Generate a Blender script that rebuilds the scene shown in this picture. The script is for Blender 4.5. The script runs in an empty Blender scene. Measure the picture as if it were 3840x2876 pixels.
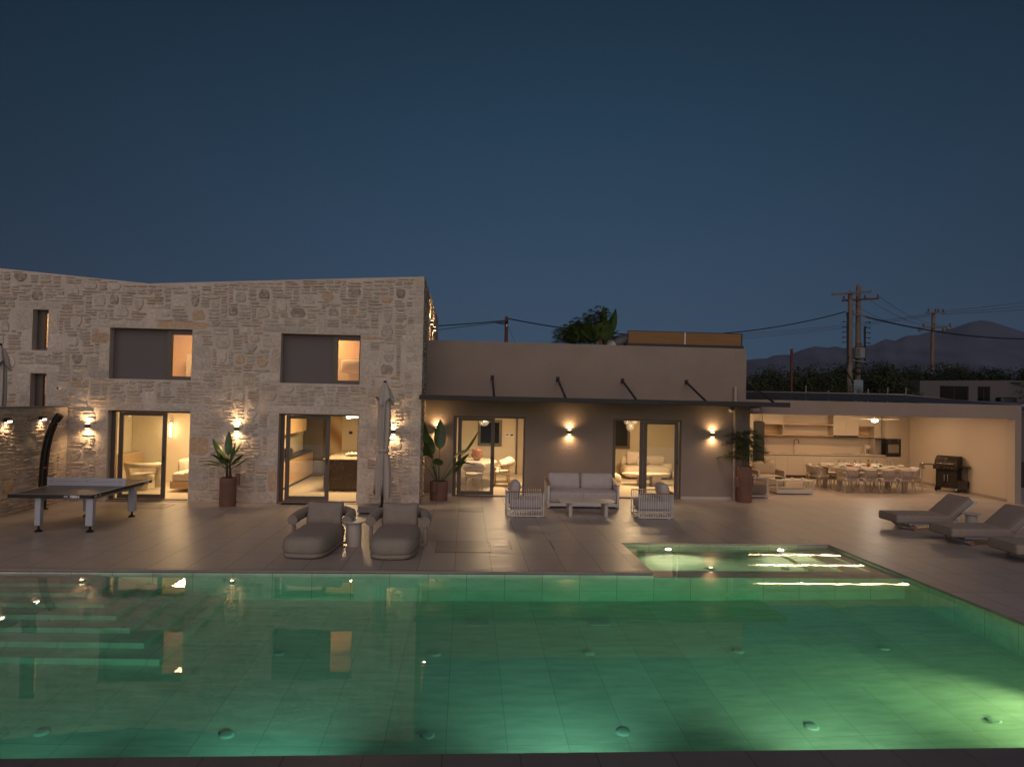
import bpy, math, random
from mathutils import Matrix, Vector
PI = math.pi
sc = bpy.context.scene
COL = sc.collection
# ------------------------------------------------------------------ camera, sky, sun, exposure
cam = bpy.data.cameras.new('camera'); co = bpy.data.objects.new('camera', cam); COL.objects.link(co); sc.camera = co
cam.sensor_width = 36.0; cam.lens = 24.80; cam.clip_start = 0.1; cam.clip_end = 20000
co.matrix_world = Matrix(((0.99764617, -0.02295861, -0.06461437, 0), (-0.06511688, -0.02185865, -0.99763821, 0),
                          (0.02149201, 0.99949742, -0.02330219, 2.75), (0, 0, 0, 1)))
w = bpy.data.worlds.new('World'); sc.world = w; w.use_nodes = True
wn, wl = w.node_tree.nodes, w.node_tree.links
bg = wn['Background']
def wnode(t, **k):
    n = wn.new(t)
    for a, b in k.items(): setattr(n, a, b)
    return n
# dusk: the sun has set behind the camera; blue sky ahead, warm afterglow behind
tc = wnode('ShaderNodeTexCoord'); sep = wnode('ShaderNodeSeparateXYZ'); wl.new(tc.outputs['Generated'], sep.inputs[0])
def wmath(op, a, b=None, clamp=False):
    n = wnode('ShaderNodeMath', operation=op, use_clamp=clamp)
    for i, v in enumerate((a, b)):
        if v is None: continue
        if isinstance(v, (int, float)): n.inputs[i].default_value = v
        else: wl.new(v, n.inputs[i])
    return n.outputs[0]
ramp = wnode('ShaderNodeValToRGB'); wl.new(sep.outputs[2], ramp.inputs[0])
cr = ramp.color_ramp
cr.elements[0].position = 0.0; cr.elements[0].color = (0.043, 0.077, 0.120, 1)
cr.elements[1].position = 1.0; cr.elements[1].color = (0.004, 0.009, 0.018, 1)
for p, c in ((0.10, (0.039, 0.074, 0.124)), (0.22, (0.028, 0.060, 0.106)), (0.36, (0.018, 0.047, 0.084)), (0.50, (0.0115, 0.033, 0.060))):
    e = cr.elements.new(p); e.color = (*c, 1)
dotv = wnode('ShaderNodeVectorMath', operation='DOT_PRODUCT'); wl.new(tc.outputs['Generated'], dotv.inputs[0]); dotv.inputs[1].default_value = (0.14, 0.98, 0.12)
az = wmath('POWER', wmath('MAXIMUM', dotv.outputs['Value'], 0.05), 3.2)
az = wmath('ADD', wmath('MULTIPLY', az, 0.86), 0.22)
front = wnode('ShaderNodeVectorMath', operation='SCALE'); wl.new(ramp.outputs[0], front.inputs[0]); wl.new(az, front.inputs[3])
sky = wnode('ShaderNodeTexSky', sky_type='NISHITA', sun_disc=False, sun_elevation=math.radians(-1.0), sun_rotation=math.radians(188), ozone_density=3.0)
mask = wmath('MULTIPLY', wmath('MAXIMUM', wmath('MULTIPLY', sep.outputs[1], -1.0), 0.0), SKYGLOW := 0.55)
back = wnode('ShaderNodeVectorMath', operation='SCALE'); wl.new(sky.outputs[0], back.inputs[0]); wl.new(mask, back.inputs[3])
add = wnode('ShaderNodeVectorMath', operation='ADD'); wl.new(front.outputs[0], add.inputs[0]); wl.new(back.outputs[0], add.inputs[1])
wl.new(add.outputs[0], bg.inputs[0]); bg.inputs[1].default_value = 1.0
sun = bpy.data.lights.new('afterglow_sun', 'SUN'); sun.energy = 0.92; sun.angle = math.radians(80); sun.color = (1.0, 0.78, 0.62)
so = bpy.data.objects.new('afterglow_sun', sun); COL.objects.link(so); so.rotation_euler = (math.radians(62), 0, math.radians(-8))
sc.view_settings.view_transform = 'Standard'; sc.view_settings.look = 'None'; sc.view_settings.gamma = 1.0; sc.view_settings.exposure = 0.0
sc.render.engine = 'CYCLES'
cy = sc.cycles
cy.use_denoising = True
try: cy.denoiser = 'OPENIMAGEDENOISE'
except Exception: pass
cy.max_bounces = 8; cy.diffuse_bounces = 3; cy.glossy_bounces = 4; cy.transmission_bounces = 8; cy.transparent_max_bounces = 12
cy.sample_clamp_indirect = 3.0; cy.blur_glossy = 0.5; cy.caustics_refractive = True; cy.caustics_reflective = False

# ------------------------------------------------------------------ materials
_mats = {}
def M(name, col, rough=0.6, metal=0.0, bump=0.0, scale=20.0, var=0.0, vscale=3.0, emit=None, spec=None, dist=0.01, attr=None, detail=4.0):
    if name in _mats: return _mats[name]
    m = bpy.data.materials.new(name); m.use_nodes = True; _mats[name] = m
    n, l = m.node_tree.nodes, m.node_tree.links
    b = n['Principled BSDF']; b.inputs['Base Color'].default_value = (*col, 1); b.inputs['Roughness'].default_value = rough; b.inputs['Metallic'].default_value = metal
    if spec is not None: b.inputs['Specular IOR Level'].default_value = spec
    t = n.new('ShaderNodeTexCoord')
    src = None
    if attr:
        a = n.new('ShaderNodeAttribute'); a.attribute_name = attr; src = a.outputs['Color']
    if var:
        nz = n.new('ShaderNodeTexNoise'); nz.inputs['Scale'].default_value = vscale; nz.inputs['Detail'].default_value = 5; l.new(t.outputs['Object'], nz.inputs['Vector'])
        mr = n.new('ShaderNodeMapRange'); mr.inputs[1].default_value = 0.3; mr.inputs[2].default_value = 0.7; mr.inputs[3].default_value = 1 - var; mr.inputs[4].default_value = 1 + var
        l.new(nz.outputs[0], mr.inputs[0])
        sv = n.new('ShaderNodeVectorMath'); sv.operation = 'SCALE'
        if src: l.new(src, sv.inputs[0])
        else: sv.inputs[0].default_value = col
        l.new(mr.outputs[0], sv.inputs[3]); src = sv.outputs[0]
    if src: l.new(src, b.inputs['Base Color'])
    if bump:
        nb = n.new('ShaderNodeTexNoise'); nb.inputs['Scale'].default_value = scale; nb.inputs['Detail'].default_value = detail; l.new(t.outputs['Object'], nb.inputs['Vector'])
        bp = n.new('ShaderNodeBump'); bp.inputs['Strength'].default_value = bump; bp.inputs['Distance'].default_value = dist
        l.new(nb.outputs[0], bp.inputs['Height']); l.new(bp.outputs[0], b.inputs['Normal'])
    if emit:
        b.inputs['Emission Color'].default_value = (*emit[0], 1); b.inputs['Emission Strength'].default_value = emit[1]
    return m
def wood_mat(name, c1, c2, scale=6.0, axis=0, rough=0.5):
    if name in _mats: return _mats[name]
    m = M(name, c1, rough); n, l = m.node_tree.nodes, m.node_tree.links; b = n['Principled BSDF']
    t = n.new('ShaderNodeTexCoord'); mp = n.new('ShaderNodeMapping'); s = [scale * 2.5] * 3; s[axis] = scale * 0.15; mp.inputs['Scale'].default_value = s
    l.new(t.outputs['Object'], mp.inputs[0]); nz = n.new('ShaderNodeTexNoise'); nz.inputs['Scale'].default_value = 2.0; nz.inputs['Detail'].default_value = 6; l.new(mp.outputs[0], nz.inputs['Vector'])
    r = n.new('ShaderNodeValToRGB'); r.color_ramp.elements[0].position = 0.35; r.color_ramp.elements[0].color = (*c1, 1); r.color_ramp.elements[1].position = 0.65; r.color_ramp.elements[1].color = (*c2, 1)
    l.new(nz.outputs[0], r.inputs[0]); l.new(r.outputs[0], b.inputs['Base Color'])
    return m
def tile_mat(name, col, ox, oy, tx, ty, rough, joint=0.004, jcol=0.35, wall=False):
    """large format stone-look tiles with thin joints; world metres"""
    if name in _mats: return _mats[name]
    m = M(name, col, rough); n, l = m.node_tree.nodes, m.node_tree.links; b = n['Principled BSDF']
    t = n.new('ShaderNodeTexCoord'); sp = n.new('ShaderNodeSeparateXYZ'); l.new(t.outputs['Object'], sp.inputs[0])
    def mt(op, a, bb=None, cl=False):
        q = n.new('ShaderNodeMath'); q.operation = op; q.use_clamp = cl
        for i, v in enumerate((a, bb)):
            if v is None: continue
            if isinstance(v, (int, float)): q.inputs[i].default_value = v
            else: l.new(v, q.inputs[i])
        return q.outputs[0]
    def line(c, o, p):
        f = mt('FRACT', mt('DIVIDE', mt('ADD', c, -o + 50 * p), p)); d = mt('MULTIPLY', mt('MINIMUM', f, mt('SUBTRACT', 1.0, f)), p)
        return mt('LESS_THAN', d, joint)
    def cell(c, o, p): return mt('FLOOR', mt('DIVIDE', mt('ADD', c, -o + 50 * p), p))
    if wall: u = mt('ADD', sp.outputs[0], sp.outputs[1]); v = sp.outputs[2]
    else: u, v = sp.outputs[0], sp.outputs[1]
    j = mt('MAXIMUM', line(u, ox, tx), line(v, oy, ty))
    wnz = n.new('ShaderNodeTexWhiteNoise'); wnz.noise_dimensions = '2D'; cb = n.new('ShaderNodeCombineXYZ'); l.new(cell(u, ox, tx), cb.inputs[0]); l.new(cell(v, oy, ty), cb.inputs[1]); l.new(cb.outputs[0], wnz.inputs['Vector'])
    mp = n.new('ShaderNodeMapping'); mp.inputs['Scale'].default_value = (1.3, 4.5, 1.3); l.new(t.outputs['Object'], mp.inputs[0])
    nz = n.new('ShaderNodeTexNoise'); nz.inputs['Scale'].default_value = 1.6; nz.inputs['Detail'].default_value = 8; nz.inputs['Roughness'].default_value = 0.62; l.new(mp.outputs[0], nz.inputs['Vector'])
    k = mt('ADD', mt('ADD', mt('MULTIPLY', wnz.outputs[0], 0.10), mt('MULTIPLY', nz.outputs[0], 0.80)), 0.55)
    k = mt('MULTIPLY', k, mt('SUBTRACT', 1.0, mt('MULTIPLY', j, 1 - jcol)))
    sv = n.new('ShaderNodeVectorMath'); sv.operation = 'SCALE'; sv.inputs[0].default_value = col; l.new(k, sv.inputs[3]); l.new(sv.outputs[0], b.inputs['Base Color'])
    mr = n.new('ShaderNodeMapRange'); mr.inputs[1].default_value = 0.3; mr.inputs[2].default_value = 0.75; mr.inputs[3].default_value = rough - 0.1; mr.inputs[4].default_value = rough + 0.14; l.new(nz.outputs[0], mr.inputs[0]); l.new(mr.outputs[0], b.inputs['Roughness'])
    n2 = n.new('ShaderNodeTexNoise'); n2.inputs['Scale'].default_value = 7; n2.inputs['Detail'].default_value = 6; l.new(mp.outputs[0], n2.inputs['Vector'])
    hh = mt('SUBTRACT', n2.outputs[0], mt('MULTIPLY', j, 0.5))
    bp = n.new('ShaderNodeBump'); bp.inputs['Strength'].default_value = 0.35; bp.inputs['Distance'].default_value = 0.004; l.new(hh, bp.inputs['Height']); l.new(bp.outputs[0], b.inputs['Normal'])
    return m
def glass_mat(name='pane_glass', tint=(0.93, 0.95, 0.94)):
    if name in _mats: return _mats[name]
    m = bpy.data.materials.new(name); m.use_nodes = True; _mats[name] = m
    n, l = m.node_tree.nodes, m.node_tree.links; n.remove(n['Principled BSDF'])
    tr = n.new('ShaderNodeBsdfTransparent'); tr.inputs[0].default_value = (*tint, 1); gl = n.new('ShaderNodeBsdfGlossy'); gl.inputs['Roughness'].default_value = 0.0; gl.inputs[0].default_value = (1, 1, 1, 1)
    fr = n.new('ShaderNodeFresnel'); fr.inputs[0].default_value = 1.7; mx = n.new('ShaderNodeMixShader'); l.new(fr.outputs[0], mx.inputs[0]); l.new(tr.outputs[0], mx.inputs[1]); l.new(gl.outputs[0], mx.inputs[2]); l.new(mx.outputs[0], n['Material Output'].inputs[0])
    return m
def emis(name, col, s):
    if name in _mats: return _mats[name]
    m = bpy.data.materials.new(name); m.use_nodes = True; _mats[name] = m
    n, l = m.node_tree.nodes, m.node_tree.links; n.remove(n['Principled BSDF']); e = n.new('ShaderNodeEmission'); e.inputs[0].default_value = (*col, 1); e.inputs[1].default_value = s; l.new(e.outputs[0], n['Material Output'].inputs[0])
    return m
WARM = (1.0, 0.62, 0.30)
# ------------------------------------------------------------------ mesh collector
class G:
    def __init__(s): s.v = []; s.f = []; s.c = None; s.T = Matrix.Identity(4)
    def add(s, vs, fs, T=None):
        b = len(s.v); A = s.T if T is None else s.T @ T
        s.v += [tuple(A @ Vector(p)) for p in vs]; s.f += [tuple(b + i for i in f) for f in fs]; return s
    def box(s, x0, x1, y0, y1, z0, z1, T=None):
        return s.add([(x0,y0,z0),(x1,y0,z0),(x1,y1,z0),(x0,y1,z0),(x0,y0,z1),(x1,y0,z1),(x1,y1,z1),(x0,y1,z1)], [(0,3,2,1),(4,5,6,7),(0,1,5,4),(1,2,6,5),(2,3,7,6),(3,0,4,7)], T)
    def bbox(s, x0, x1, y0, y1, z0, z1, b=0.006, T=None):
        """box with chamfered edges"""
        b = min(b, (x1-x0)/3, (y1-y0)/3, (z1-z0)/3)
        return s.cush((x0+x1)/2, (y0+y1)/2, (z0+z1)/2, x1-x0, y1-y0, z1-z0, b, 0, n=1, T=T)
    def cush(s, cx, cy, cz, sx, sy, sz, r=0.05, puff=0.0, n=5, T=None):
        """rounded, optionally puffed box"""
        hx, hy, hz = sx/2, sy/2, sz/2; r = min(r, hx*.98, hy*.98, hz*.98)
        def ax(h):
            if n == 1: return [-h, -h + r, h - r, h]
            e = [-h, -h + r*0.3, -h + r]; m = [(-h + r) + (2*h - 2*r) * i / n for i in range(1, n)]
            return e + m + [-x for x in reversed(e)]
        X, Y, Z = ax(hx), ax(hy), ax(hz); idx = {}; vs = []; fs = []
        def vert(x, y, z):
            k = (round(x,5), round(y,5), round(z,5))
            if k in idx: return idx[k]
            ix, iy, iz = max(-hx+r, min(hx-r, x)), max(-hy+r, min(hy-r, y)), max(-hz+r, min(hz-r, z))
            d = Vector((x-ix, y-iy, z-iz)); L = d.length
            if n == 1:
                nn = sum(1 for q, h in ((x,hx),(y,hy),(z,hz)) if abs(abs(q)-h) < 1e-6)
                p = Vector((x, y, z)) if nn == 1 else Vector((ix, iy, iz)) + d / L * r if L else Vector((x,y,z))
            else: p = Vector((ix, iy, iz)) + (d / L * r if L > 1e-9 else d)
            if puff:
                a, b, c = p.x/hx, p.y/hy, p.z/hz
                q = min(sx, sy, sz)
                if q == sz: p.z += puff * c * (1-a*a) * (1-b*b)
                elif q == sy: p.y += puff * b * (1-a*a) * (1-c*c)
                else: p.x += puff * a * (1-b*b) * (1-c*c)
            idx[k] = len(vs); vs.append((p.x+cx, p.y+cy, p.z+cz)); return idx[k]
        def face(A, B, fn, flip):
            for i in range(len(A)-1):
                for j in range(len(B)-1):
                    q = [fn(A[i],B[j]), fn(A[i+1],B[j]), fn(A[i+1],B[j+1]), fn(A[i],B[j+1])]
                    q = [vert(*p) for p in q]; fs.append(tuple(reversed(q)) if flip else tuple(q))
        face(X, Y, lambda a,b:(a,b,hz), False); face(X, Y, lambda a,b:(a,b,-hz), True)
        face(X, Z, lambda a,b:(a,-hy,b), False); face(X, Z, lambda a,b:(a,hy,b), True)
        face(Y, Z, lambda a,b:(hx,a,b), False); face(Y, Z, lambda a,b:(-hx,a,b), True)
        return s.add(vs, fs, T)
    def tube(s, pts, r, n=8, cap=True, T=None, closed=False):
        pts = [Vector(p) for p in pts]; m = len(pts); rr = r if isinstance(r, (list, tuple)) else [r]*m
        vs = []; fs = []; up = None
        for i, p in enumerate(pts):
            if closed: d = pts[(i+1) % m] - pts[i-1]
            else: d = pts[min(i+1, m-1)] - pts[max(i-1, 0)]
            d.normalize()
            if up is None:
                up = Vector((0,0,1)) if abs(d.z) < 0.9 else Vector((1,0,0))
            a = d.cross(up); a.normalize(); b = a.cross(d); up = b
            for k in range(n):
                t = 2*PI*k/n; vs.append(tuple(p + a*rr[i]*math.cos(t) + b*rr[i]*math.sin(t)))
        for i in range(m if closed else m-1):
            j = (i+1) % m
            for k in range(n): fs.append((i*n+k, i*n+(k+1)%n, j*n+(k+1)%n, j*n+k))
        if cap and not closed:
            fs.append(tuple(reversed(range(n)))); fs.append(tuple((m-1)*n+k for k in range(n)))
        return s.add(vs, fs, T)
    def lathe(s, prof, cx=0, cy=0, n=24, T=None):
        vs = []; fs = []
        for r, z in prof:
            for k in range(n): t = 2*PI*k/n; vs.append((cx+r*math.cos(t), cy+r*math.sin(t), z))
        for i in range(len(prof)-1):
            for k in range(n): fs.append((i*n+k, i*n+(k+1)%n, (i+1)*n+(k+1)%n, (i+1)*n+k))
        if prof[0][0] > 1e-4: fs.append(tuple(reversed(range(n))))
        if prof[-1][0] > 1e-4: fs.append(tuple((len(prof)-1)*n+k for k in range(n)))
        return s.add(vs, fs, T)
    def cyl(s, cx, cy, z0, z1, r, n=20, T=None): return s.lathe([(r, z0), (r, z1)], cx, cy, n, T)
    def prism(s, poly, axis, a, b, T=None):
        """extrude a 2D polygon along axis ('x','y','z') from a to b"""
        m = len(poly); f = {'x': lambda p, t: (t, p[0], p[1]), 'y': lambda p, t: (p[0], t, p[1]), 'z': lambda p, t: (p[0], p[1], t)}[axis]
        vs = [f(p, a) for p in poly] + [f(p, b) for p in poly]
        fs = [tuple(reversed(range(m))), tuple(range(m, 2*m))] + [(i, (i+1) % m, m+(i+1) % m, m+i) for i in range(m)]
        if axis == 'y': fs = [tuple(reversed(q)) for q in fs]
        return s.add(vs, fs, T)
    def quad(s, *p, T=None): return s.add(p, [tuple(range(len(p)))], T)
def obj(name, g, mat, parent=None, smooth=False, cols=None, loc=None):
    me = bpy.data.meshes.new(name); me.from_pydata(g.v, [], g.f); me.update()
    if isinstance(mat, (list, tuple)):
        for m in mat: me.materials.append(m)
    else: me.materials.append(mat)
    if cols is not None:
        ca = me.color_attributes.new('col', 'FLOAT_COLOR', 'POINT'); ca.data.foreach_set('color', [x for c in cols for x in (*c, 1.0)])
    o = bpy.data.objects.new(name, me); COL.objects.link(o)
    if smooth: me.polygons.foreach_set('use_smooth', [True]*len(me.polygons))
    if smooth == 'auto':
        try: me.set_sharp_from_angle(angle=math.radians(40))
        except Exception: pass
    if parent is not None: o.parent = parent
    if loc: o.location = loc
    return o
def tag(o, label, cat, group=None):
    o['label'] = label; o['category'] = cat
    if group: o['group'] = group
    return o
def thing(name, label, cat, loc=(0,0,0), rz=0.0, group=None):
    o = bpy.data.objects.new(name, None); COL.objects.link(o); o.location = loc; o.rotation_euler = (0, 0, rz); o.empty_display_size = 0.1
    return tag(o, label, cat, group)
def struct(name, g, mat, smooth=False, kind='structure'):
    o = obj(name, g, mat, None, smooth); o['kind'] = kind; return o
def dup(o, loc=None, rz=None, label=None, group=None, parent=None, scale=None):
    c = o.copy(); COL.objects.link(c)
    if parent is not None: c.parent = parent
    if loc is not None: c.location = loc
    if rz is not None: c.rotation_euler = (0, 0, rz)
    if scale is not None: c.scale = (scale,)*3 if isinstance(scale, (int, float)) else scale
    if label: c['label'] = label
    if group: c['group'] = group
    for ch in list(o.children): dup(ch, parent=c)
    return c
def spot(parent, loc, direction, energy, color=WARM, size=120, blend=0.6, r=0.02, name='bulb'):
    L = bpy.data.lights.new(name, 'SPOT'); L.energy = energy; L.color = color; L.spot_size = math.radians(size); L.spot_blend = blend; L.shadow_soft_size = r
    o = bpy.data.objects.new(name, L); COL.objects.link(o); o.location = loc; o.rotation_euler = Vector(direction).to_track_quat('-Z', 'Y').to_euler()
    if parent: o.parent = parent
    return o
def area(parent, loc, direction, sx, sy, energy, color=WARM, name='bulb'):
    L = bpy.data.lights.new(name, 'AREA'); L.shape = 'RECTANGLE'; L.size = sx; L.size_y = sy; L.energy = energy; L.color = color
    o = bpy.data.objects.new(name, L); COL.objects.link(o); o.location = loc; o.rotation_euler = Vector(direction).to_track_quat('-Z', 'Y').to_euler()
    if parent: o.parent = parent
    return o
def point(parent, loc, energy, color=WARM, r=0.05, name='bulb'):
    L = bpy.data.lights.new(name, 'POINT'); L.energy = energy; L.color = color; L.shadow_soft_size = r
    o = bpy.data.objects.new(name, L); COL.objects.link(o); o.location = loc
    if parent: o.parent = parent
    return o
# shared materials
m_alu = M('brown_aluminium', (0.13, 0.108, 0.088), 0.42, 0.25)
m_dark = M('charcoal_metal', (0.035, 0.034, 0.034), 0.45, 0.3)
m_black = M('black_plastic', (0.012, 0.012, 0.013), 0.4)
m_white = M('white_paint', (0.74, 0.72, 0.70), 0.45)
m_cream = M('cream_paint', (0.58, 0.52, 0.45), 0.45)
m_steel = M('brushed_steel', (0.6, 0.58, 0.55), 0.25, 1.0)
m_inwall = M('interior_plaster', (0.68, 0.60, 0.47), 0.85)
m_infloor = M('interior_floor', (0.50, 0.43, 0.34), 0.35)
m_fabric = M('taupe_fabric', (0.34, 0.28, 0.24), 0.95, bump=0.3, scale=260, dist=0.002, var=0.06, vscale=8)
m_fabric_l = M('light_fabric', (0.56, 0.49, 0.46), 0.95, bump=0.3, scale=260, dist=0.002, var=0.06, vscale=8)
m_boucle = M('boucle', (0.60, 0.52, 0.42), 0.95, bump=0.8, scale=90, dist=0.006)
m_teak = wood_mat('teak', (0.30, 0.13, 0.055), (0.42, 0.20, 0.09))
m_oak = wood_mat('oak', (0.40, 0.26, 0.14), (0.55, 0.38, 0.22))
m_glass = glass_mat()
m_bulb = emis('warm_bulb', (1.0, 0.72, 0.42), 12.0)
m_terra = M('terracotta', (0.20, 0.105, 0.070), 0.8, bump=0.3, scale=30, dist=0.004, var=0.18, vscale=2.5)
m_leaf = M('broad_leaf', (0.075, 0.14, 0.035), 0.42, var=0.3, vscale=4)
m_leaf2 = M('bamboo_leaf', (0.085, 0.125, 0.045), 0.5, var=0.3, vscale=6)
m_stem = M('plant_stem', (0.10, 0.085, 0.04), 0.6)
m_soil = M('soil', (0.035, 0.025, 0.018), 0.95)
# ------------------------------------------------------------------ ground, deck, pool
m_deck = tile_mat('deck_tile', (0.44, 0.375, 0.33), -0.12, 16.24, 0.6, 1.2, 0.38, 0.005, 0.22)
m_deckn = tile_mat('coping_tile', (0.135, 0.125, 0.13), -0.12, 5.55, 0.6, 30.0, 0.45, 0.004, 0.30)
PX0, PX1, PY0, PY1, SY1, SX0 = -14.0, 7.3, 5.55, 11.36, 13.74, 3.10
g = G()
for x0, x1, y0, y1 in ((-16, SX0, PY1, 18.7), (SX0, PX1, SY1, 30), (PX1, 20, -3, 30), (-16, PX0, -3, PY1), (SX0 - 4.35, SX0, 18.7, 30)):
    g.quad((x0,y0,0),(x1,y0,0),(x1,y1,0),(x0,y1,0))
struct('deck', g, m_deck)
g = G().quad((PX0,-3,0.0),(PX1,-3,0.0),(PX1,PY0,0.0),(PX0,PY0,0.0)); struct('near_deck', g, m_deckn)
m_grd = M('dry_ground', (0.055, 0.047, 0.035), 0.95, bump=0.5, scale=3, dist=0.1, var=0.3, vscale=0.4)
g = G()
for x0, x1, y0, y1 in ((-4500,5800,30,4900),(-4500,-16,-400,30),(20,5800,-400,30),(-16,20,-400,-3),(-16,-1.25,18.7,30)):
    g.quad((x0,y0,-0.02),(x1,y0,-0.02),(x1,y1,-0.02),(x0,y1,-0.02))
struct('ground', g, m_grd)
# basin
m_pool = tile_mat('pool_tile', (0.60, 0.61, 0.48), -0.12, 4.6, 0.605, 2.42, 0.5, 0.0025, 0.5)
m_poolw = tile_mat('pool_wall_tile', (0.60, 0.62, 0.49), -0.12, -0.9, 0.605, 5.0, 0.5, 0.004, 0.35, wall=True)
D = -1.40; WL = -0.06; SF = -0.62; DT = -0.085; DY = 11.76; WX = 0.0
g = G()
g.quad((PX0,PY0-.02,D),(PX1+.02,PY0-.02,D),(PX1+.02,11.30,D),(PX0,11.30,D))            # floor
g.quad((SX0,DY,SF),(PX1,DY,SF),(PX1,SY1,SF),(SX0,SY1,SF))                # spa floor
struct('pool_floor', g, m_pool)
g = G()
g.quad((PX0,11.30,D),(PX1+.02,11.30,D),(PX1+.02,11.30,DT),(PX0,11.30,DT))
g.quad((PX0,11.30,DT),(SX0,11.30,DT),(SX0,11.30,-0.035),(PX0,11.30,-0.035))
g.quad((PX1+.02,11.30,D),(PX1+.02,PY0-.02,D),(PX1+.02,PY0-.02,-0.035),(PX1+.02,11.30,-0.035))
g.quad((PX1+.02,SY1+.02,SF),(PX1+.02,11.30,SF),(PX1+.02,11.30,-0.035),(PX1+.02,SY1+.02,-0.035))
g.quad((PX1+.02,PY0-.02,D),(PX0,PY0-.02,D),(PX0,PY0-.02,-0.035),(PX1+.02,PY0-.02,-0.035))
g.quad((PX0,PY0-.02,D),(PX0,11.30,D),(PX0,11.30,-0.035),(PX0,PY0-.02,-0.035))
g.quad((SX0,SY1+.02,SF),(PX1+.02,SY1+.02,SF),(PX1+.02,SY1+.02,-0.035),(SX0,SY1+.02,-0.035))
g.quad((SX0-.02,11.30,SF),(SX0-.02,SY1+.02,SF),(SX0-.02,SY1+.02,-0.035),(SX0-.02,11.30,-0.035))
g.quad((SX0,DY,SF),(PX1+.02,DY,SF),(PX1+.02,DY,DT),(SX0,DY,DT))
g.quad((SX0,11.30,DT),(PX1+.02,11.30,DT),(PX1+.02,DY,DT),(SX0,DY,DT))
struct('pool_wall', g, m_poolw)
# underwater steps, wrapping the back left corner
m_step = tile_mat('pool_step_tile', (0.56, 0.57, 0.46), -0.12, 4.6, 0.605, 1.21, 0.5, 0.003, 0.5)
g = G(); n = 7
for k in range(n):
    cx, cy_, z1 = -3.60 - 0.325*k, 8.80 + 0.325*k, D + 0.19*(k+1)
    z0 = D if k == 0 else z1 - 0.19
    g.box(PX0+.02, cx, cy_, 11.285, z0, z1)
struct('pool_steps', g, m_step)
g = G()
for k in range(3):
    xa = 6.24 + 0.40*k; z1 = SF + 0.155*(k+1)
    g.box(xa, PX1+.015, DY+.004, SY1+.015, z1-0.155, z1)
struct('spa_steps', g, m_step)
# coping front edges (thin bright lip, as one strip each)
m_lip = M('coping_edge', (0.36, 0.30, 0.26), 0.45, var=0.1)
g = G(); g.box(PX0, SX0, PY1-.004, PY1+.03, -0.036, -0.003); g.box(SX0-.03, SX0+.004, PY1+.03, SY1-.004, -0.036, -0.003); g.box(SX0+.004, PX1, SY1-.004, SY1+.03, -0.036, -0.003); g.box(PX1-.004, PX1+.03, PY0, SY1-.004, -0.036, -0.003); g.box(PX0, PX1-.004, PY0-.03, PY0+.004, -0.036, -0.003)
struct('pool_coping', g, m_lip)
# water: refracting surface with green absorption below
m = bpy.data.materials.new('pool_water'); m.use_nodes = True; _mats['pool_water'] = m
n_, l_ = m.node_tree.nodes, m.node_tree.links; n_.remove(n_['Principled BSDF'])
gl = n_.new('ShaderNodeBsdfGlass'); gl.inputs['Roughness'].default_value = 0.0; gl.inputs['IOR'].default_value = 1.333
tcw = n_.new('ShaderNodeTexCoord'); mp = n_.new('ShaderNodeMapping'); mp.inputs['Scale'].default_value = (1.0, 1.6, 1); l_.new(tcw.outputs['Object'], mp.inputs[0])
nz = n_.new('ShaderNodeTexNoise'); nz.inputs['Scale'].default_value = 4.5; nz.inputs['Detail'].default_value = 2; l_.new(mp.outputs[0], nz.inputs['Vector'])
bp = n_.new('ShaderNodeBump'); bp.inputs['Strength'].default_value = 0.035; bp.inputs['Distance'].default_value = 0.006; l_.new(nz.outputs[0], bp.inputs['Height']); l_.new(bp.outputs[0], gl.inputs['Normal'])
l_.new(gl.outputs[0], n_['Material Output'].inputs['Surface'])
va = n_.new('ShaderNodeVolumeAbsorption'); va.inputs[0].default_value = (0.10, 0.85, 0.66, 1); va.inputs[1].default_value = 0.33; l_.new(va.outputs[0], n_['Material Output'].inputs['Volume'])
g = G().box(-15.0, 8.3, 4.6, 14.6, -2.4, WL); struct('water', g, m)
# under-deck mass so nothing shows below the deck round the water box
# floor inlets, drains, underwater lamps
m_inlet = M('white_pool_fitting', (0.50, 0.52, 0.46), 0.5)
g = G(); g.lathe([(0.0,0.032),(0.04,0.030),(0.065,0.020),(0.075,0.006),(0.075,0.0)], n=28)
for k in range(14):
    t = 2*PI*k/14; g.box(0.038, 0.060, -0.004, 0.004, 0.022, 0.032, T=Matrix.Rotation(t, 4, 'Z'))
inl = obj('floor_inlet', g, m_inlet, smooth='auto'); k = 0
pos = [(x, y) for y in (7.22, 9.2) for x in (-4.05, -2.28, -0.31, 1.68, 3.68, 5.67)] 
names = ['far left of the near row on the pool floor', 'second from left in the near row of the pool floor', 'third from left in the near row of the pool floor', 'fourth from left in the near row of the pool floor', 'fifth from left in the near row of the pool floor', 'rightmost in the near row of the pool floor', 'beside the lowest pool step in the far row', 'under the mirrored window in the far row of the pool floor', 'third from left in the far row of the pool floor', 'fourth from left in the far row of the pool floor', 'fifth from left in the far row of the pool floor', 'rightmost in the far row near the right pool wall']
first = True
for (x, y), nm in zip(pos, names):
    if (x, y) == (-4.05, 9.2): continue
    o = inl if first else dup(inl); first = False
    o.location = (x, y, D + .002); tag(o, 'round white water inlet, ' + nm, 'pool inlet', 'round inlets on the pool floor')
g = G().bbox(-.15,.15,-.15,.15,0,.02,.004)
for i in range(8): g.box(-.13+i*.034,-.115+i*.034,-.13,.13,.019,.025)
dr = obj('pool_drain', g, m_inlet); dr.location = (0.25, 10.35, D+.002); tag(dr, 'square slotted drain on the pool floor, left of the pair', 'pool drain', 'square drains on the pool floor')
dup(dr, (2.02, 10.35, D+.002), label='square slotted drain on the pool floor, right of the pair')
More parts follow.
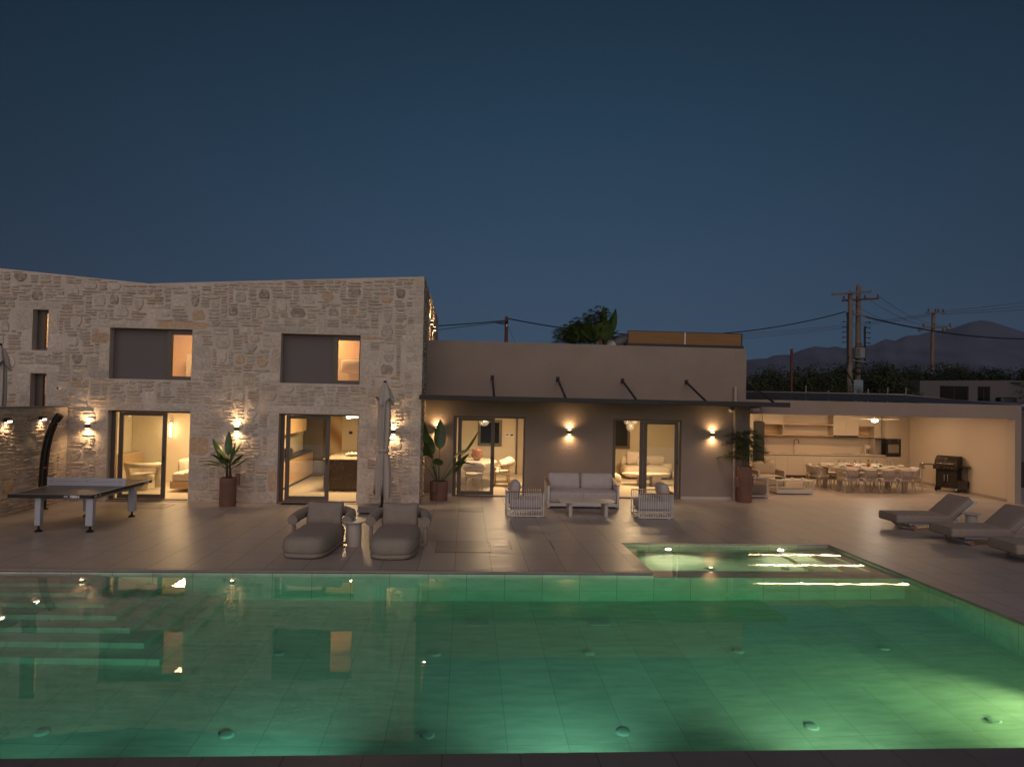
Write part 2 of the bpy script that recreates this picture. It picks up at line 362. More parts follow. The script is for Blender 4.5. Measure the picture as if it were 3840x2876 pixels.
sd = dup(inl, (4.40, 12.52, SF+.002), label='round fitting on the spa floor near the tall wall reflection', group='round fittings on the spa floor'); sd['category'] = 'pool inlet'
dup(sd, (5.85, 12.54, SF+.002), label='round fitting on the spa floor left of the submerged steps')
def pool_lamp(loc, d, label, e, size=110, col=(1.0, .80, .50)):
    t = thing('pool_lamp', label, 'pool lamp', loc, math.atan2(d[1], d[0]) , 'underwater lamps in the pool walls')
    T = Matrix.Rotation(PI/2, 4, 'Y')
    gg = G(); gg.lathe([(0.085,0.0),(0.085,0.02),(0.06,0.03),(0.055,0.022)], n=24, T=T); obj('lamp_ring', gg, m_steel, t, 'auto')
    gg = G(); gg.lathe([(0.052,0.018),(0.04,0.026),(0.0,0.03)], n=24, T=T); obj('lens', gg, emis('pool_lamp_lens', (1.0,.85,.55), 14), t, True)
    spot(t, (0.06, 0, 0), (1, 0, 0.04), e, col, size, 1.0, 0.05)
    return t
pool_lamp((4.03, SY1+.01, -0.30), (0,-1), 'glowing round lamp under water in the spa back wall, left', 150, 150)
pool_lamp((6.30, SY1+.01, -0.30), (0,-1), 'glowing round lamp under water in the spa back wall beside the steps', 150, 150)
pool_lamp((7.28, 7.4, -0.72), (-1,-0.1), 'lamp under water in the right pool wall', 270, 115, (1,.84,.42))
for x, l, e, c, dx in ((5.9,'rightmost',200,(1,.88,.42),.1),(3.6,'second from right',175,(.95,1,.7),.1),(1.2,'third from right',150,(.7,1,.9),-.1),(-1.2,'third from left',105,(.55,1,.95),-.45),(-3.6,'second from left',42,(.5,1,.9),-.4),(-6.5,'leftmost',22,(.5,1,.9),0)):
    pool_lamp((x, PY0+.01, -0.70), (dx,1), 'lamp under water in the near pool wall, '+l, e*1.05, 102, c)
# manhole covers and slots
m_joint = M('cover_frame', (0.05, 0.045, 0.04), 0.5, 0.4)
def cover(x0, x1, y0, y1, label):
    g = G(); f = .006
    g.box(x0,x1,y0,y0+f,0,.006); g.box(x0,x1,y1-f,y1,0,.006); g.box(x0,x0+f,y0+f,y1-f,0,.006); g.box(x1-f,x1,y0+f,y1-f,0,.006)
    t = thing('manhole_cover', label, 'manhole cover', (0,0,0), 0, 'tiled covers set in the deck'); obj('cover_frame', g, m_joint, t)
    gg = G().bbox(x0+f+.003, x1-f-.003, y0+f+.003, y1-f-.003, -.01, .005, .002); obj('lid', gg, tile_mat('lid_tile', (0.31, 0.265, 0.235), -0.12, 16.24, 0.6, 1.2, 0.36, 0.0035, 0.28), t)
cover(-0.49, 0.52, 12.74, 13.72, 'large square deck cover in front of the pool edge')
cover(-0.12, 0.48, 17.33, 17.97, 'small rectangular deck cover near the glass door')
cover(-7.68, -7.08, 17.26, 17.93, 'small rectangular deck cover behind the table tennis table')
sl = obj('deck_slot', G().box(-.006,.006,-.38,.38,0,.004), m_joint); sl.location = (0.90, 13.38, 0); tag(sl, 'thin dark slot in the deck, right of the large cover', 'deck slot', 'thin slots in the deck')
dup(sl, (1.70, 13.41, 0), label='thin dark slot in the deck, farther right toward the spa')
g = G(); g.cyl(0,0,0,.012,.09,24); sk = obj('deck_disc', g, m_inlet, smooth='auto'); sk.location = (4.2, 14.45, 0); tag(sk, 'small round pale lid in the deck behind the spa, left', 'deck lid', 'round lids behind the spa')
dup(sk, (7.0, 14.3, 0), label='small round pale lid in the deck behind the spa, right')
# ------------------------------------------------------------------ stone masonry
rs = random.Random(7)
def poly_z(top, x):
    for (xa, za), (xb, zb) in zip(top, top[1:]):
        if xa <= x <= xb: return za + (zb-za)*(x-xa)/(xb-xa)
    return top[0][1] if x < top[0][0] else top[-1][1]
def stones(u0, u1, z0, top, holes, blocks, place, big=60, seed=1, marks=()):
    """random rubble: stones laid on an occupancy grid; place(u,z,d)->xyz. returns collector, colours"""
    r = random.Random(seed); g = G(); cols = []
    cu, cz = 0.045, 0.035
    nu, nz_ = int((u1-u0)/cu), int((max(z for _, z in top)-z0)/cz)
    occ = [[0]*nz_ for _ in range(nu)]
    for i in range(nu):
        for j in range(nz_):
            u, z = u0+(i+.5)*cu, z0+(j+.5)*cz
            if z > poly_z(top, u) - 0.03: occ[i][j] = 1
            for (a, b, c, d) in holes:
                if a-.02 < u < b+.02 and c-.02 < z < d+.02: occ[i][j] = 1
    def free(i, j, w_, h_):
        if i < 0 or j < 0 or i+w_ > nu or j+h_ > nz_: return False
        for a in range(i, i+w_):
            col = occ[a]
            for b in range(j, j+h_):
                if col[b]: return False
        return True
    def fill(i, j, w_, h_):
        for a in range(i, i+w_):
            for b in range(j, j+h_): occ[a][b] = 1
    def colour(kind):
        if kind == 'dark': k = r.uniform(.85,1.15); return (.40*k,.33*k,.27*k)
        q = r.random()
        if kind == 'thin':
            if q < .45: c = (.56,.475,.39)
            elif q < .75: c = (.61,.53,.435)
            elif q < .90: c = (.51,.445,.38)
            else: c = (.55,.43,.31)
        else:
            if q < .66: c = (.64,.555,.465)
            elif q < .84: c = (.64,.54,.43)
            elif q < .93: c = (.56,.50,.43)
            else: c = (.58,.42,.28)
        k = r.uniform(.88,1.1); return tuple(x*k for x in c)
    def stone(ua, ub, za, zb, kind):
        uc, zc, hu, hz = (ua+ub)/2, (za+zb)/2, (ub-ua)/2, (zb-za)/2
        n = 10 if kind == 'thin' else (16 if kind == 'block' else 10)
        ex = {'thin': 5, 'block': 12}.get(kind, 9)
        trap = r.uniform(-.28,.28) if kind in ('big', 'dark') else 0
        ring = []
        jit = {'block': .02, 'thin': .12}.get(kind, .15)
        for k in range(n):
            t = 2*PI*(k+.5)/n; c, s_ = math.cos(t), math.sin(t)
            q = (abs(c)**ex + abs(s_)**ex) ** (-1/ex)
            x, y = c*q, s_*q
            x *= 1 + trap*y - abs(trap)
            x *= 1 - jit*r.random(); y *= 1 - jit*r.random()
            ring.append((x, y))
        d = r.uniform(.012,.030) if kind != 'block' else r.uniform(.004,.009)
        tu, tz = r.uniform(-.004,.004), r.uniform(-.004,.004)
        b = len(g.v); vs = []; fs = []
        e1 = 1 - min(.010/hz, .5); e1u = 1 - min(.010/hu, .5)
        for (x, y) in ring: vs.append(place(uc+x*hu, zc+y*hz, -.004))
        for (x, y) in ring: vs.append(place(uc+x*hu*e1u, zc+y*hz*e1, d+tu*x+tz*y+r.uniform(-.0025,.0025)))
        for (x, y) in ring: vs.append(place(uc+x*hu*.55, zc+y*hz*.55, d+.003+tu*x+tz*y+r.uniform(-.003,.004)))
        vs.append(place(uc, zc, d+r.uniform(0,.006)))
        for k in range(n):
            m_ = (k+1) % n
            fs += [(k, m_, n+m_, n+k), (n+k, n+m_, 2*n+m_, 2*n+k), (2*n+k, 2*n+m_, 3*n)]
        g.add(vs, fs); c = colour(kind)
        lo, hi = (.62, 1.45) if kind == 'dark' else (.93, 1.07)
        for i in range(len(vs)): q = r.uniform(lo, hi); cols.append(tuple(x*q for x in c))
    for (a, b, c, d) in blocks:
        i, j, i2, j2 = round((a-u0)/cu), round((c-z0)/cz), round((b-u0)/cu), round((d-z0)/cz)
        i2, j2 = min(i2, nu), min(j2, nz_)
        ok = all(not occ[x][y] for x in range(max(i,0), i2) for y in range(max(j,0), j2))
        if not ok: 
            pass
        stone(a+.008, b-.008, c+.008, d-.008, 'block')
        for x in range(max(i,0), i2):
            for y in range(max(j,0), j2): occ[x][y] = 1
    for (u, z, w_, h_) in marks:
        i, j = int((u-u0)/cu), int((z-z0)/cz)
        if free(i, j, w_, h_): fill(i, j, w_, h_); stone(u0+i*cu+.01, u0+(i+w_)*cu-.01, z0+j*cz+.01, z0+(j+h_)*cz-.01, 'dark')
    cnt = 0; tries = 0
    while cnt < big and tries < big*40:
        tries += 1
        w_, h_ = r.randint(6, 10), r.randint(6, 10)
        i, j = r.randint(0, max(nu-w_, 0)), r.randint(0, max(nz_-h_, 0))
        if free(i, j, w_, h_):
            fill(i, j, w_, h_); cnt += 1
            stone(u0+i*cu+.012, u0+(i+w_)*cu-.012, z0+j*cz+.012, z0+(j+h_)*cz-.012, 'dark' if r.random() < .03 else 'big')
    # courses of thin stones fill the rest
    for j in range(nz_):
        i = 0
        while i < nu:
            if occ[i][j]: i += 1; continue
            h_ = r.choice((2,2,2,3,3)); w_ = r.randint(5, 12)
            while w_ > 1 and not free(i, j, w_, h_):
                if free(i, j, w_, max(1, h_-1)): h_ = max(1, h_-1); break
                w_ -= 1
                if w_ <= 3: h_ = max(1, min(h_, 2))
            if not free(i, j, w_, h_): h_ = 1
            while w_ > 1 and not free(i, j, w_, h_): w_ -= 1
            fill(i, j, w_, h_)
            if w_ >= 3 and h_ >= 2 or w_ >= 5 and r.random() < .5:
                stone(u0+i*cu+.007, u0+(i+w_)*cu-.007, z0+j*cz+(.006 if h_ > 1 else .003), z0+(j+h_)*cz-(.006 if h_ > 1 else .003), 'thin')
            i += w_
    return g, cols
def wall_cells(u0, u1, z0, top, holes, place, thick):
    """front face, reveals and top of a wall with rectangular openings"""
    g = G()
    us = sorted({u0, u1, *[h[0] for h in holes], *[h[1] for h in holes], *[t[0] for t in top if u0 < t[0] < u1]})
    zs = sorted({z0, *[h[2] for h in holes], *[h[3] for h in holes]})
    zs = [z for z in zs if z >= z0]
    for a, b in zip(us, us[1:]):
        m_ = (a+b)/2
        for c, d in zip(zs, zs[1:] + [None]):
            if d is None:
                g.quad(place(a,c,0), place(b,c,0), place(b,poly_z(top,b),0), place(a,poly_z(top,a),0)); continue
            if any(h[0] <= m_ <= h[1] and h[2] <= (c+d)/2 <= h[3] for h in holes): continue
            g.quad(place(a,c,0), place(b,c,0), place(b,d,0), place(a,d,0))
        g.quad(place(a,poly_z(top,a),0), place(b,poly_z(top,b),0), place(b,poly_z(top,b),-thick), place(a,poly_z(top,a),-thick))
    for (a, b, c, d) in holes:
        g.quad(place(a,c,0), place(a,d,0), place(a,d,-thick), place(a,c,-thick)); g.quad(place(b,c,0), place(b,c,-thick), place(b,d,-thick), place(b,d,0))
        g.quad(place(a,d,0), place(b,d,0), place(b,d,-thick), place(a,d,-thick))
        if c > z0 + .01: g.quad(place(a,c,0), place(a,c,-thick), place(b,c,-thick), place(b,c,0))
    return g
m_mortar = M('lime_mortar', (0.66, 0.57, 0.485), 0.92, bump=1.0, scale=28, dist=0.012, var=0.08, vscale=2)
m_stone = M('rubble_stone', (0.4,0.35,0.3), 0.85, bump=0.9, scale=22, dist=0.016, var=0.16, vscale=14, attr='col', detail=7)
YS = 18.35; YW = 20.0
house = thing('stone_house', 'two storey cream rubble stone house with lit doors and dark shuttered windows', 'house')
holes = [(-8.96,-6.95,0.0,2.28), (-4.75,-2.74,0.0,2.28), (-8.98,-6.96,3.07,4.36), (-4.75,-2.74,3.06,4.33), (-10.86,-10.48,3.74,4.76), (-10.86,-10.48,2.15,3.16)]
top = [(-14.0,6.1),(-11.69,5.76),(-8.03,5.49),(-8.0,5.50),(-1.15,5.90)]
pf = lambda u, z, d: (u, YS - d, z)
obj('wall', wall_cells(-14.0, -1.15, -0.02, top, holes, pf, 0.34), m_mortar, house)
blk = []
for (a, b, c, d) in holes[:4]:
    blk += [(a-.46, (a+b)/2-.13, d+.005, d+.20), ((a+b)/2+.13, b+.46, d+.005, d+.20), ((a+b)/2-.13, (a+b)/2+.13, d+.005, d+.50)]
    zz = c if c > 1 else 0.02; k = 0
    while zz < d-.1:
        h_ = (.26,.62,.28,.5)[k % 4]; h_ = min(h_, d-zz); w1 = (.52,.24,.46,.26)[k % 4]; w2 = (.26,.5,.22,.48)[k % 4]
        blk += [(a-w1, a-.005, zz, zz+h_), (b+.005, b+w2, zz, zz+h_)]; zz += h_; k += 1
for (a, b, c, d) in holes[4:]:
    blk += [(a-.35, b+.30, d+.005, d+.22), (a-.26, a-.005, c, c+.5), (a-.40, a-.005, c+.5, d), (b+.005, b+.36, c, c+.42), (b+.005, b+.24, c+.42, d)]
zz = 0.02; k = 0
while zz < 5.7:
    h_ = (.22,.27,.19,.30,.24)[k % 5]; w1 = (.46,.28,.40,.24)[k % 4]
    blk.append((-1.15-w1, -1.152, zz, zz+h_)); zz += h_; k += 1
marks = [(-7.05,4.95,6,8),(-6.10,4.75,6,8),(-5.35,5.2,8,8),(-4.55,4.75,10,8),(-3.60,4.80,8,7),(-2.35,4.2,7,8),(-2.2,3.35,8,8),(-9.0,4.95,6,8),(-8.2,4.55,8,9),(-10.9,5.0,7,8),(-9.9,3.4,8,8),(-6.9,3.4,8,8),(-3.1,5.3,9,8),(-11.3,4.1,8,8),(-1.9,5.3,8,8)]
g, cols = stones(-13.98, -1.15, 0.0, top, holes, blk, pf, big=125, seed=11, marks=marks)
obj('facing_stones', g, m_stone, house, cols=cols)
# side wall (faces the wing roof)
side_top = [(YS,5.90),(26.0,5.83),(27.4,5.75)]
ps = lambda u, z, d: (-1.15 + d, u, z)
obj('wall', wall_cells(YS, 27.4, -0.02, side_top, [], ps, 0.34), m_mortar, house)
g, cols = stones(YS+.004, 27.4, 0.0, side_top, [], [(YS+.004, YS+.2+.2*(k%2), .02+.24*k, .24+.24*k) for k in range(24)], ps, big=40, seed=5)
obj('facing_stones', g, m_stone, house, cols=cols)
# roof slab and back
g = G()
g.quad((-14,YS+.34,5.3),(-1.5,YS+.34,5.3),(-1.5,27.4,5.3),(-14,27.4,5.3)); g.quad((-14,27.4,0),(-1.15,27.4,0),(-1.15,27.4,5.75),(-14,27.4,5.75))
g.box(-8.6, -7.6, 19.6, 20.6, 5.3, 5.58)
obj('roof', g, m_mortar, house)
def room(parent, x0, x1, y0, y1, z0, z1, wall=m_inwall, floor=m_infloor):
    g = G(); g.quad((x0,y0,z0),(x0,y1,z0),(x0,y1,z1),(x0,y0,z1)); g.quad((x1,y0,z0),(x1,y0,z1),(x1,y1,z1),(x1,y1,z0)); g.quad((x0,y1,z0),(x1,y1,z0),(x1,y1,z1),(x0,y1,z1)); g.quad((x0,y0,z1),(x0,y1,z1),(x1,y1,z1),(x1,y0,z1))
    obj('interior_wall', g, wall, parent)
    g = G(); g.quad((x0,y0-.33,z0),(x1,y0-.33,z0),(x1,y1,z0),(x0,y1,z0)); obj('floor', g, floor, parent)
    g = G().box(x0+.004, x1-.004, y1-.012, y1-.002, z0+.001, z0+.08); obj('skirting', g, m_cream, parent)
def slide_door(parent, x0, x1, z1, y, px0, px1, handle_x, z0=0.0):
    """surround, track and one sliding glazed leaf standing at px0..px1; the rest is open"""
    f = .075
    g = G(); g.bbox(x0, x0+f, y, y+.16, z0, z1, .004); g.bbox(x1-.04, x1, y, y+.16, z0, z1, .004); g.bbox(x0+f+.001, x1-.041, y, y+.16, z1-.05, z1-.001, .004); g.box(x0+f+.001, x1-.041, y-.01, y+.17, z0-.0, z0+.035)
    g.box(x0+f+.001, x0+f+.02, y+.02, y+.04, z0+.036, z1-.051)
    obj('door_frame', g, m_alu, parent)
    s_ = .105; a, b, c, d = px0, px1, z0+.045, z1-.055
    g = G(); ya, yb = y+.05, y+.10
    g.bbox(a, a+s_, ya, yb, c, d, .004); g.bbox(b-s_, b, ya, yb, c, d, .004); g.bbox(a+s_+.001, b-s_-.001, ya, yb, d-s_*.75, d, .004); g.bbox(a+s_+.001, b-s_-.001, ya, yb, c, c+s_, .004)
    dr_ = obj('sliding_door', g, m_alu, parent)
    g = G().box(a+s_-.004, b-s_+.004, ya+.02, ya+.028, c+s_-.004, d-s_*.75+.004); obj('glass', g, m_glass, dr_)
    g = G().bbox(handle_x-.014, handle_x+.014, ya-.012, ya-.001, z0+.98, z0+1.14, .005); obj('handle', g, m_black, dr_)
slide_door(house, -8.96, -6.95, 2.28, YS+.20, -8.80, -7.62, -7.68)
slide_door(house, -4.75, -2.74, 2.28, YS+.20, -4.62, -3.50, -3.56)
# dark handle pocket on the surround side of each
def shutter_window(parent, x0, x1, z0, z1, xs, y):
    g = G(); g.box(x0+.001, xs, y+.05, y+.075, z0+.001, z1-.001)
    for k in range(int((z1-z0)/.028)): g.box(x0+.002, xs-.001, y+.044, y+.05, z0+.004+k*.028, z0+.024+k*.028)
    obj('roller_shutter', g, M('grey_shutter', (0.165,0.148,0.142), 0.6, 0.0), parent)
    f = .10; a, b = xs+.001, x1
    g = G(); g.bbox(a, a+f+.03, y, y+.09, z0, z1, .004); g.bbox(b-.05, b, y, y+.09, z0, z1, .004); g.bbox(a+f+.031, b-.051, y, y+.09, z1-.13, z1, .004); g.bbox(a+f+.031, b-.051, y, y+.09, z0, z0+.10, .004)
    fr = obj('window_frame', g, m_alu, parent)
    obj('glass', G().box(a+f+.025, b-.045, y+.04, y+.048, z0+.095, z1-.125), m_glass, fr)
shutter_window(house, -8.98, -6.96, 3.07, 4.36, -7.65, YS+.17)
shutter_window(house, -4.75, -2.74, 3.06, 4.33, -3.47, YS+.17)
for (a, b, c, d) in holes[4:]:
    y = YS+.2
    g = G(); g.bbox(a+.002, a+.19, y, y+.1, c, d, .004); g.bbox(b-.04, b-.002, y, y+.1, c, d, .004); g.bbox(a+.191, b-.041, y, y+.1, d-.07, d, .004); g.bbox(a+.191, b-.041, y, y+.1, c, c+.08, .004)
    fr = obj('window_frame', g, m_alu, house); obj('glass', G().box(a+.185, b-.035, y+.04, y+.048, c+.075, d-.065), m_glass, fr)
Y0 = YS+.36
room(house, -10.3, -6.3, Y0, 23.4, 0.012, 2.50)
room(house, -5.5, -1.6, Y0, 25.4, 0.012, 2.50)
m_orange = M('bedroom_plaster', (0.72, 0.50, 0.30), 0.9)
room(house, -9.2, -6.4, Y0, 21.6, 2.85, 4.9, m_orange)
room(house, -5.2, -2.2, Y0, 21.6, 2.85, 4.9, m_orange)
room(house, -11.3, -10.32, Y0, 20.4, 1.9, 4.9, m_orange)
# garden end wall on the left
gw = thing('garden_wall', 'low rubble stone wall with two small lights left of the stone house', 'wall')
pg = lambda u, z, d: (-9.92 + d, u, z)
gtop = [(12.0,2.31),(YS-.005,2.33)]
g = wall_cells(12.0, YS-.005, -.02, gtop, [], pg, .28); g.quad((-10.2,12,0),(-9.92,12,0),(-9.92,12,2.31),(-10.2,12,2.31))
obj('wall', g, m_mortar, gw)
g, cols = stones(12.02, YS-.02, 0.0, gtop, [], [(YS-.32-.1*(k%2), YS-.03, .02+.25*k, .26+.25*k) for k in range(9)], pg, big=26, seed=9)
obj('facing_stones', g, m_stone, gw, cols=cols)
obj('coping', G().bbox(-10.24,-9.895,12.0,YS-.03,2.325,2.36,.008), M('grey_cement', (0.22,0.20,0.19), 0.9, bump=.4), gw)
# ------------------------------------------------------------------ wall lamps
def wall_lamp(x, y, z, label, e=23.0, rz=0.0):
    t = thing('wall_lamp', label, 'wall lamp', (x, y, z), rz, 'up and down wall lamps')
    g = G(); g.bbox(-.055,.055,-.10,-.012,-.055,.055,.012); g.box(-.03,.03,-.012,.0,-.04,.04); obj('lamp_body', g, m_alu, t)
    obj('lens', G().box(-.042,.042,-.09,-.02,.0552,.060), m_bulb, t); obj('lens', G().box(-.042,.042,-.09,-.02,-.060,-.0552), m_bulb, t)
    spot(t, (0,-.085,.068), (0,0.05,1), e, WARM, 165, 1.0, .02); spot(t, (0,-.085,-.068), (0,0.05,-1), e, WARM, 165, 1.0, .02)
    return t
for x, y, l in ((-9.41, YS-.02, 'small lit wall lamp on rubble stone between the shower and first glass door'), (-5.77, YS-.02, 'small lit wall lamp on stone above the banana plant'), (-1.84, YS-.02, 'small lit wall lamp on stone, half hidden by the closed parasol'),
                (-0.79, YW, 'small lit wall lamp on plaster behind the tall leafy plant by the stone corner'), (2.96, YW, 'small lit wall lamp on plaster above the outdoor sofa'), (7.12, YW, 'small lit wall lamp on plaster beside the downpipe')):
    wall_lamp(x, y, 1.87, l)
wall_lamp(-1.13, 21.3, 5.02, 'lit wall lamp on the stone side wall above the flat roof, nearer one', 30, PI/2)
wall_lamp(-1.13, 23.2, 5.02, 'lit wall lamp on the stone side wall above the flat roof, farther one', 30, PI/2)
def brick_light(y, z, label):
    t = thing('wall_light', label, 'wall light', (-9.90, y, z), 0, 'small lights on the garden wall')
    g = G(); g.bbox(.0,.085,-.09,.09,-.045,.045,.008); obj('lamp_body', g, m_dark, t)
    obj('lens', G().box(.015,.0875,-.075,.075,-.050,-.012), emis('white_bulb', (1,.80,.62), 7), t)
    spot(t, (.06,0,-.07), (-.05,0,-1), 8.0, WARM, 140, .9, .03)
brick_light(15.92, 2.08, 'small bright light under the wall top, at the left edge of the photo'); brick_light(17.18, 2.09, 'small bright light under the wall top, beside the outdoor shower')
# ------------------------------------------------------------------ plaster wing
m_stucco = M('taupe_stucco', (0.34, 0.272, 0.222), 0.9, bump=1.0, scale=38, dist=0.012, var=0.09, vscale=.9)
wing = thing('plaster_wing', 'single storey taupe plastered wing with two glass doors and a thin canopy', 'house')
wh = [(-0.33,1.70,0.0,2.27), (4.22,6.22,0.0,2.27)]
pw = lambda u, z, d: (u, YW - d, z)
g = wall_cells(-1.13, 8.11, -.02, [(-1.13,4.39),(8.11,4.38)], wh, pw, .3)
g.quad((8.11,20,-.02),(8.11,27.2,-.02),(8.11,27.2,4.38),(8.11,20,4.38)); g.quad((-1.13,27.2,0),(8.11,27.2,0),(8.11,27.2,4.38),(-1.13,27.2,4.38)); g.quad((-1.13,20.3,4.2),(8.0,20.3,4.2),(8.0,27.2,4.2),(-1.13,27.2,4.2))
g.quad((7.9,20.3,4.38),(8.11,20.3,4.38),(8.11,27.2,4.38),(7.9,27.2,4.38))
obj('wall', g, m_stucco, wing)
for a, b in ((-1.12,-.335),(1.705,4.215),(6.225,7.72),(7.82,8.11)): obj('skirting', G().box(a, b, YW-.014, YW-.001, 0.002, .085), m_cream, wing)
slide_door(wing, -0.33, 1.70, 2.27, YW+.03, -0.20, 0.84, 0.775)
slide_door(wing, 4.22, 6.22, 2.27, YW+.03, 5.14, 6.16, 6.12)
obj('door_frame', G().bbox(5.03, 5.13, YW+.09, YW+.14, .045, 2.215, .004), m_alu, wing)
room(wing, -1.0, 3.0, YW+.32, 26.2, 0.012, 2.55)
room(wing, 3.1, 7.95, YW+.32, 26.4, 0.012, 2.55)
# canopy with stay rods
g = G(); g.bbox(-1.20, 8.60, 18.22, 18.32, 2.71, 2.835, .006); g.box(-1.12, 8.60, 18.321, YW-.002, 2.735, 2.80)
m_can = M('canopy_steel', (.022,.022,.020), .5); can = obj('canopy', g, m_can, wing)
for x in (0.73, 2.60, 4.47, 6.34, 8.20):
    g = G().tube([(x, YW+.001 if x < 8.1 else YW+.05, 3.37), (x, 18.36, 2.84)], .032, 10); g.bbox(x-.05, x+.05, YW-.02, YW-.002, 3.30, 3.44, .004)
    obj('brace', g, m_dark, can)
# downpipe
g = G().tube([(7.77,YW-.02,3.25),(7.77,YW-.06,3.24),(7.77,YW-.07,3.2),(7.77,YW-.07,.0)], .047, 12)
for z in (.28, 1.3, 2.1): g.cyl(7.77, YW-.07, z, z+.03, .056, 12)
obj('downpipe', g, M('painted_pipe', (.46,.38,.32), .6), wing, 'auto')
# ------------------------------------------------------------------ pavilion
pav = thing('dining_pavilion', 'open fronted taupe pavilion with lit summer kitchen and dining area', 'pavilion')
m_pav = m_stucco
m_pin = M('pavilion_plaster', (0.56, 0.46, 0.37), 0.85)
g = G(); g.box(8.112, 8.24, YW, YW+.3, -.02, 2.499); g.box(8.112, 16.52, YW, YW+.3, 2.5, 2.915); g.box(16.33, 16.52, YW, YW+.3, -.02, 2.499)
obj('frame_wall', g, m_pav, pav)
XR0, XR1, YB = 16.328, 17.05, 26.62
g = G(); g.quad((16.3285,YW+.001,.001),(16.3285,YW+.3,.001),(16.3285,YW+.3,2.499),(16.3285,YW+.001,2.499)); g.quad((XR0,YW+.3,0),(XR1,YB,0),(XR1,YB,2.6),(XR0,YW+.3,2.6)); g.quad((8.2,YB,0),(XR1,YB,0),(XR1,YB,2.6),(8.2,YB,2.6)); g.quad((8.2,YW+.3,0),(8.2,YB,0),(8.2,YB,2.6),(8.2,YW+.3,2.6))
obj('interior_wall', g, m_pin, pav)
g = G(); g.quad((8.2,YW+.302,2.58),(XR0,YW+.302,2.58),(XR1,YB,2.58),(8.2,YB,2.58)); obj('ceiling', g, m_pin, pav)
g = G(); g.quad((XR0-.012,YW+.3,.001),(XR1-.012,YB,.001),(XR1-.012,YB,.085),(XR0-.012,YW+.3,.085)); g.quad((XR0-.012,YW+.3,.085),(XR1-.012,YB,.085),(XR1,YB,.085),(XR0,YW+.3,.085)); g.box(16.325,16.525,YW-.008,YW-.001,.0,.09)
obj('skirting', g, m_stucco, pav)
m_roof = M('dark_roof_sheet', (0.045,0.05,0.062), 0.85, 0.0, bump=.3, scale=4)
g = G(); n = 60
for k in range(n):
    xa, xb = 8.15 + k*7.4/n, 8.15 + (k+1)*7.4/n; h_ = .02*(k % 2)
    g.quad((xa,YW+.3,2.93+h_),(xb,YW+.3,2.93+h_),(xb,25.2,3.235+h_),(xa,25.2,3.235+h_))
g.quad((15.55,YW+.3,2.93),(16.5,YW+.3,2.93),(17.3,22.0,2.93),(16.2,25.2,3.24),(15.55,25.2,3.24))
obj('roof', g, m_roof, pav)
g = G(); g.tube([(8.1,25.25,3.22),(16.2,25.25,3.25)], .035, 8); g.tube([(16.2,25.25,3.25),(17.1,23.6,3.05),(16.9,20.4,2.92)], .04, 8); obj('ridge_cap', g, m_stucco, pav)
m_led = emis('led_strip', (1.0, .72, .42), 26.0)
for i, (y, xa, xb) in enumerate(((21.15, 8.9, 15.6), (23.6, 8.9, 15.9), (25.2, 8.9, 15.9))):
    s_ = obj('led_strip', G().box(xa, xb, y-.006, y+.006, 2.568, 2.577), m_led, pav)
    area(s_, ((xa+xb)/2, y, 2.562), (0,0,-1), xb-xa, .01, (42, 37, 28)[i])
# security cameras, alarm box, taps, sockets
def sec_cam(x, y, z, label, rz=0):
    t = thing('security_camera', label, 'security camera', (x, y, z), rz, 'white round security cameras')
    T = Matrix.Rotation(PI/2, 4, 'X')
    obj('housing', G().lathe([(.055,0),(.06,.03),(.05,.05)], n=20, T=T), m_white, t, 'auto')
    g = G().lathe([(.0,-.05),(.035,-.04),(.05,0),(.035,.04),(0,.05)], n=20, T=Matrix.Translation((0.02,-.085,-.01))); obj('lens_ball', g, m_white, t, True)
    obj('lens', G().lathe([(.026,0),(.02,.012),(0,.014)], n=16, T=Matrix.Translation((0.0,-.125,-.018)) @ T), m_black, t)
sec_cam(-10.12, YS-.01, 2.82, 'small white ball camera on the stone wall above the shower'); sec_cam(7.64, YW-.01, 2.60, 'small white ball camera under the canopy beside the downpipe')
t = thing('alarm_box', 'white rounded box under the canopy end beside the pavilion opening', 'alarm', (8.41-.05, YW, 2.64)); obj('case', G().cush(0,-.05,0,.27,.09,.12,.03,n=3), m_white, t, 'auto'); obj('sensor', G().lathe([(0,-.09),(.02,-.08),(.022,-.05)], n=12, T=Matrix.Translation((-.02,-.05,0))), m_white, t, True)
def socket(x, y, z, label, rz=0, mat=m_black, w_=.08):
    t = thing('wall_socket', label, 'socket', (x,y,z), rz); obj('plate', G().bbox(-w_,w_,-.012,0,-.05,.05,.004), mat, t)
    for s in (-1,1): obj('outlet', G().bbox(s*w_*.5-.022, s*w_*.5+.022, -.016, -.012, -.025, .025, .002), m_dark, t)
socket(16.48, 21.2, .55, 'grey wall socket on the right pavilion wall', PI/2+.1)
socket(-.86, YW-.002, .80, 'brass outdoor tap plate low on the plaster behind the tall plant', 0, m_steel, .03)
# interior lights (ceiling fittings) - one area lamp per room, sized like the room's strip/recessed lights
def ceil_light(parent, x, y, z, e, s=.8, col=WARM, label='recessed square ceiling light in the room behind the glass door', vis=True):
    t = thing('ceiling_light', label, 'ceiling light', (x, y, z)); obj('frame', G().box(-s/2,s/2,-s/2,s/2,-.02,-.001), m_white, t)
    obj('diffuser', G().box(-s/2+.02,s/2-.02,-s/2+.02,s/2-.02,-.024,-.0202), emis('ceiling_diffuser', (1,.75,.45), 2.5), t)
    area(t, (0,0,-.03), (0,0,-1), s, s, e, col)
RC = (1.0, .67, .33)
ceil_light(house, -7.6, 20.6, 2.51, 150, col=RC, label='square ceiling light in the room with the cream armchair')
ceil_light(house, -3.6, 21.2, 2.51, 180, col=RC, label='square ceiling light in the indoor kitchen')
ceil_light(house, -7.5, 20.2, 4.89, 62, col=(1,.56,.22), label='square ceiling light in the upstairs room, left')
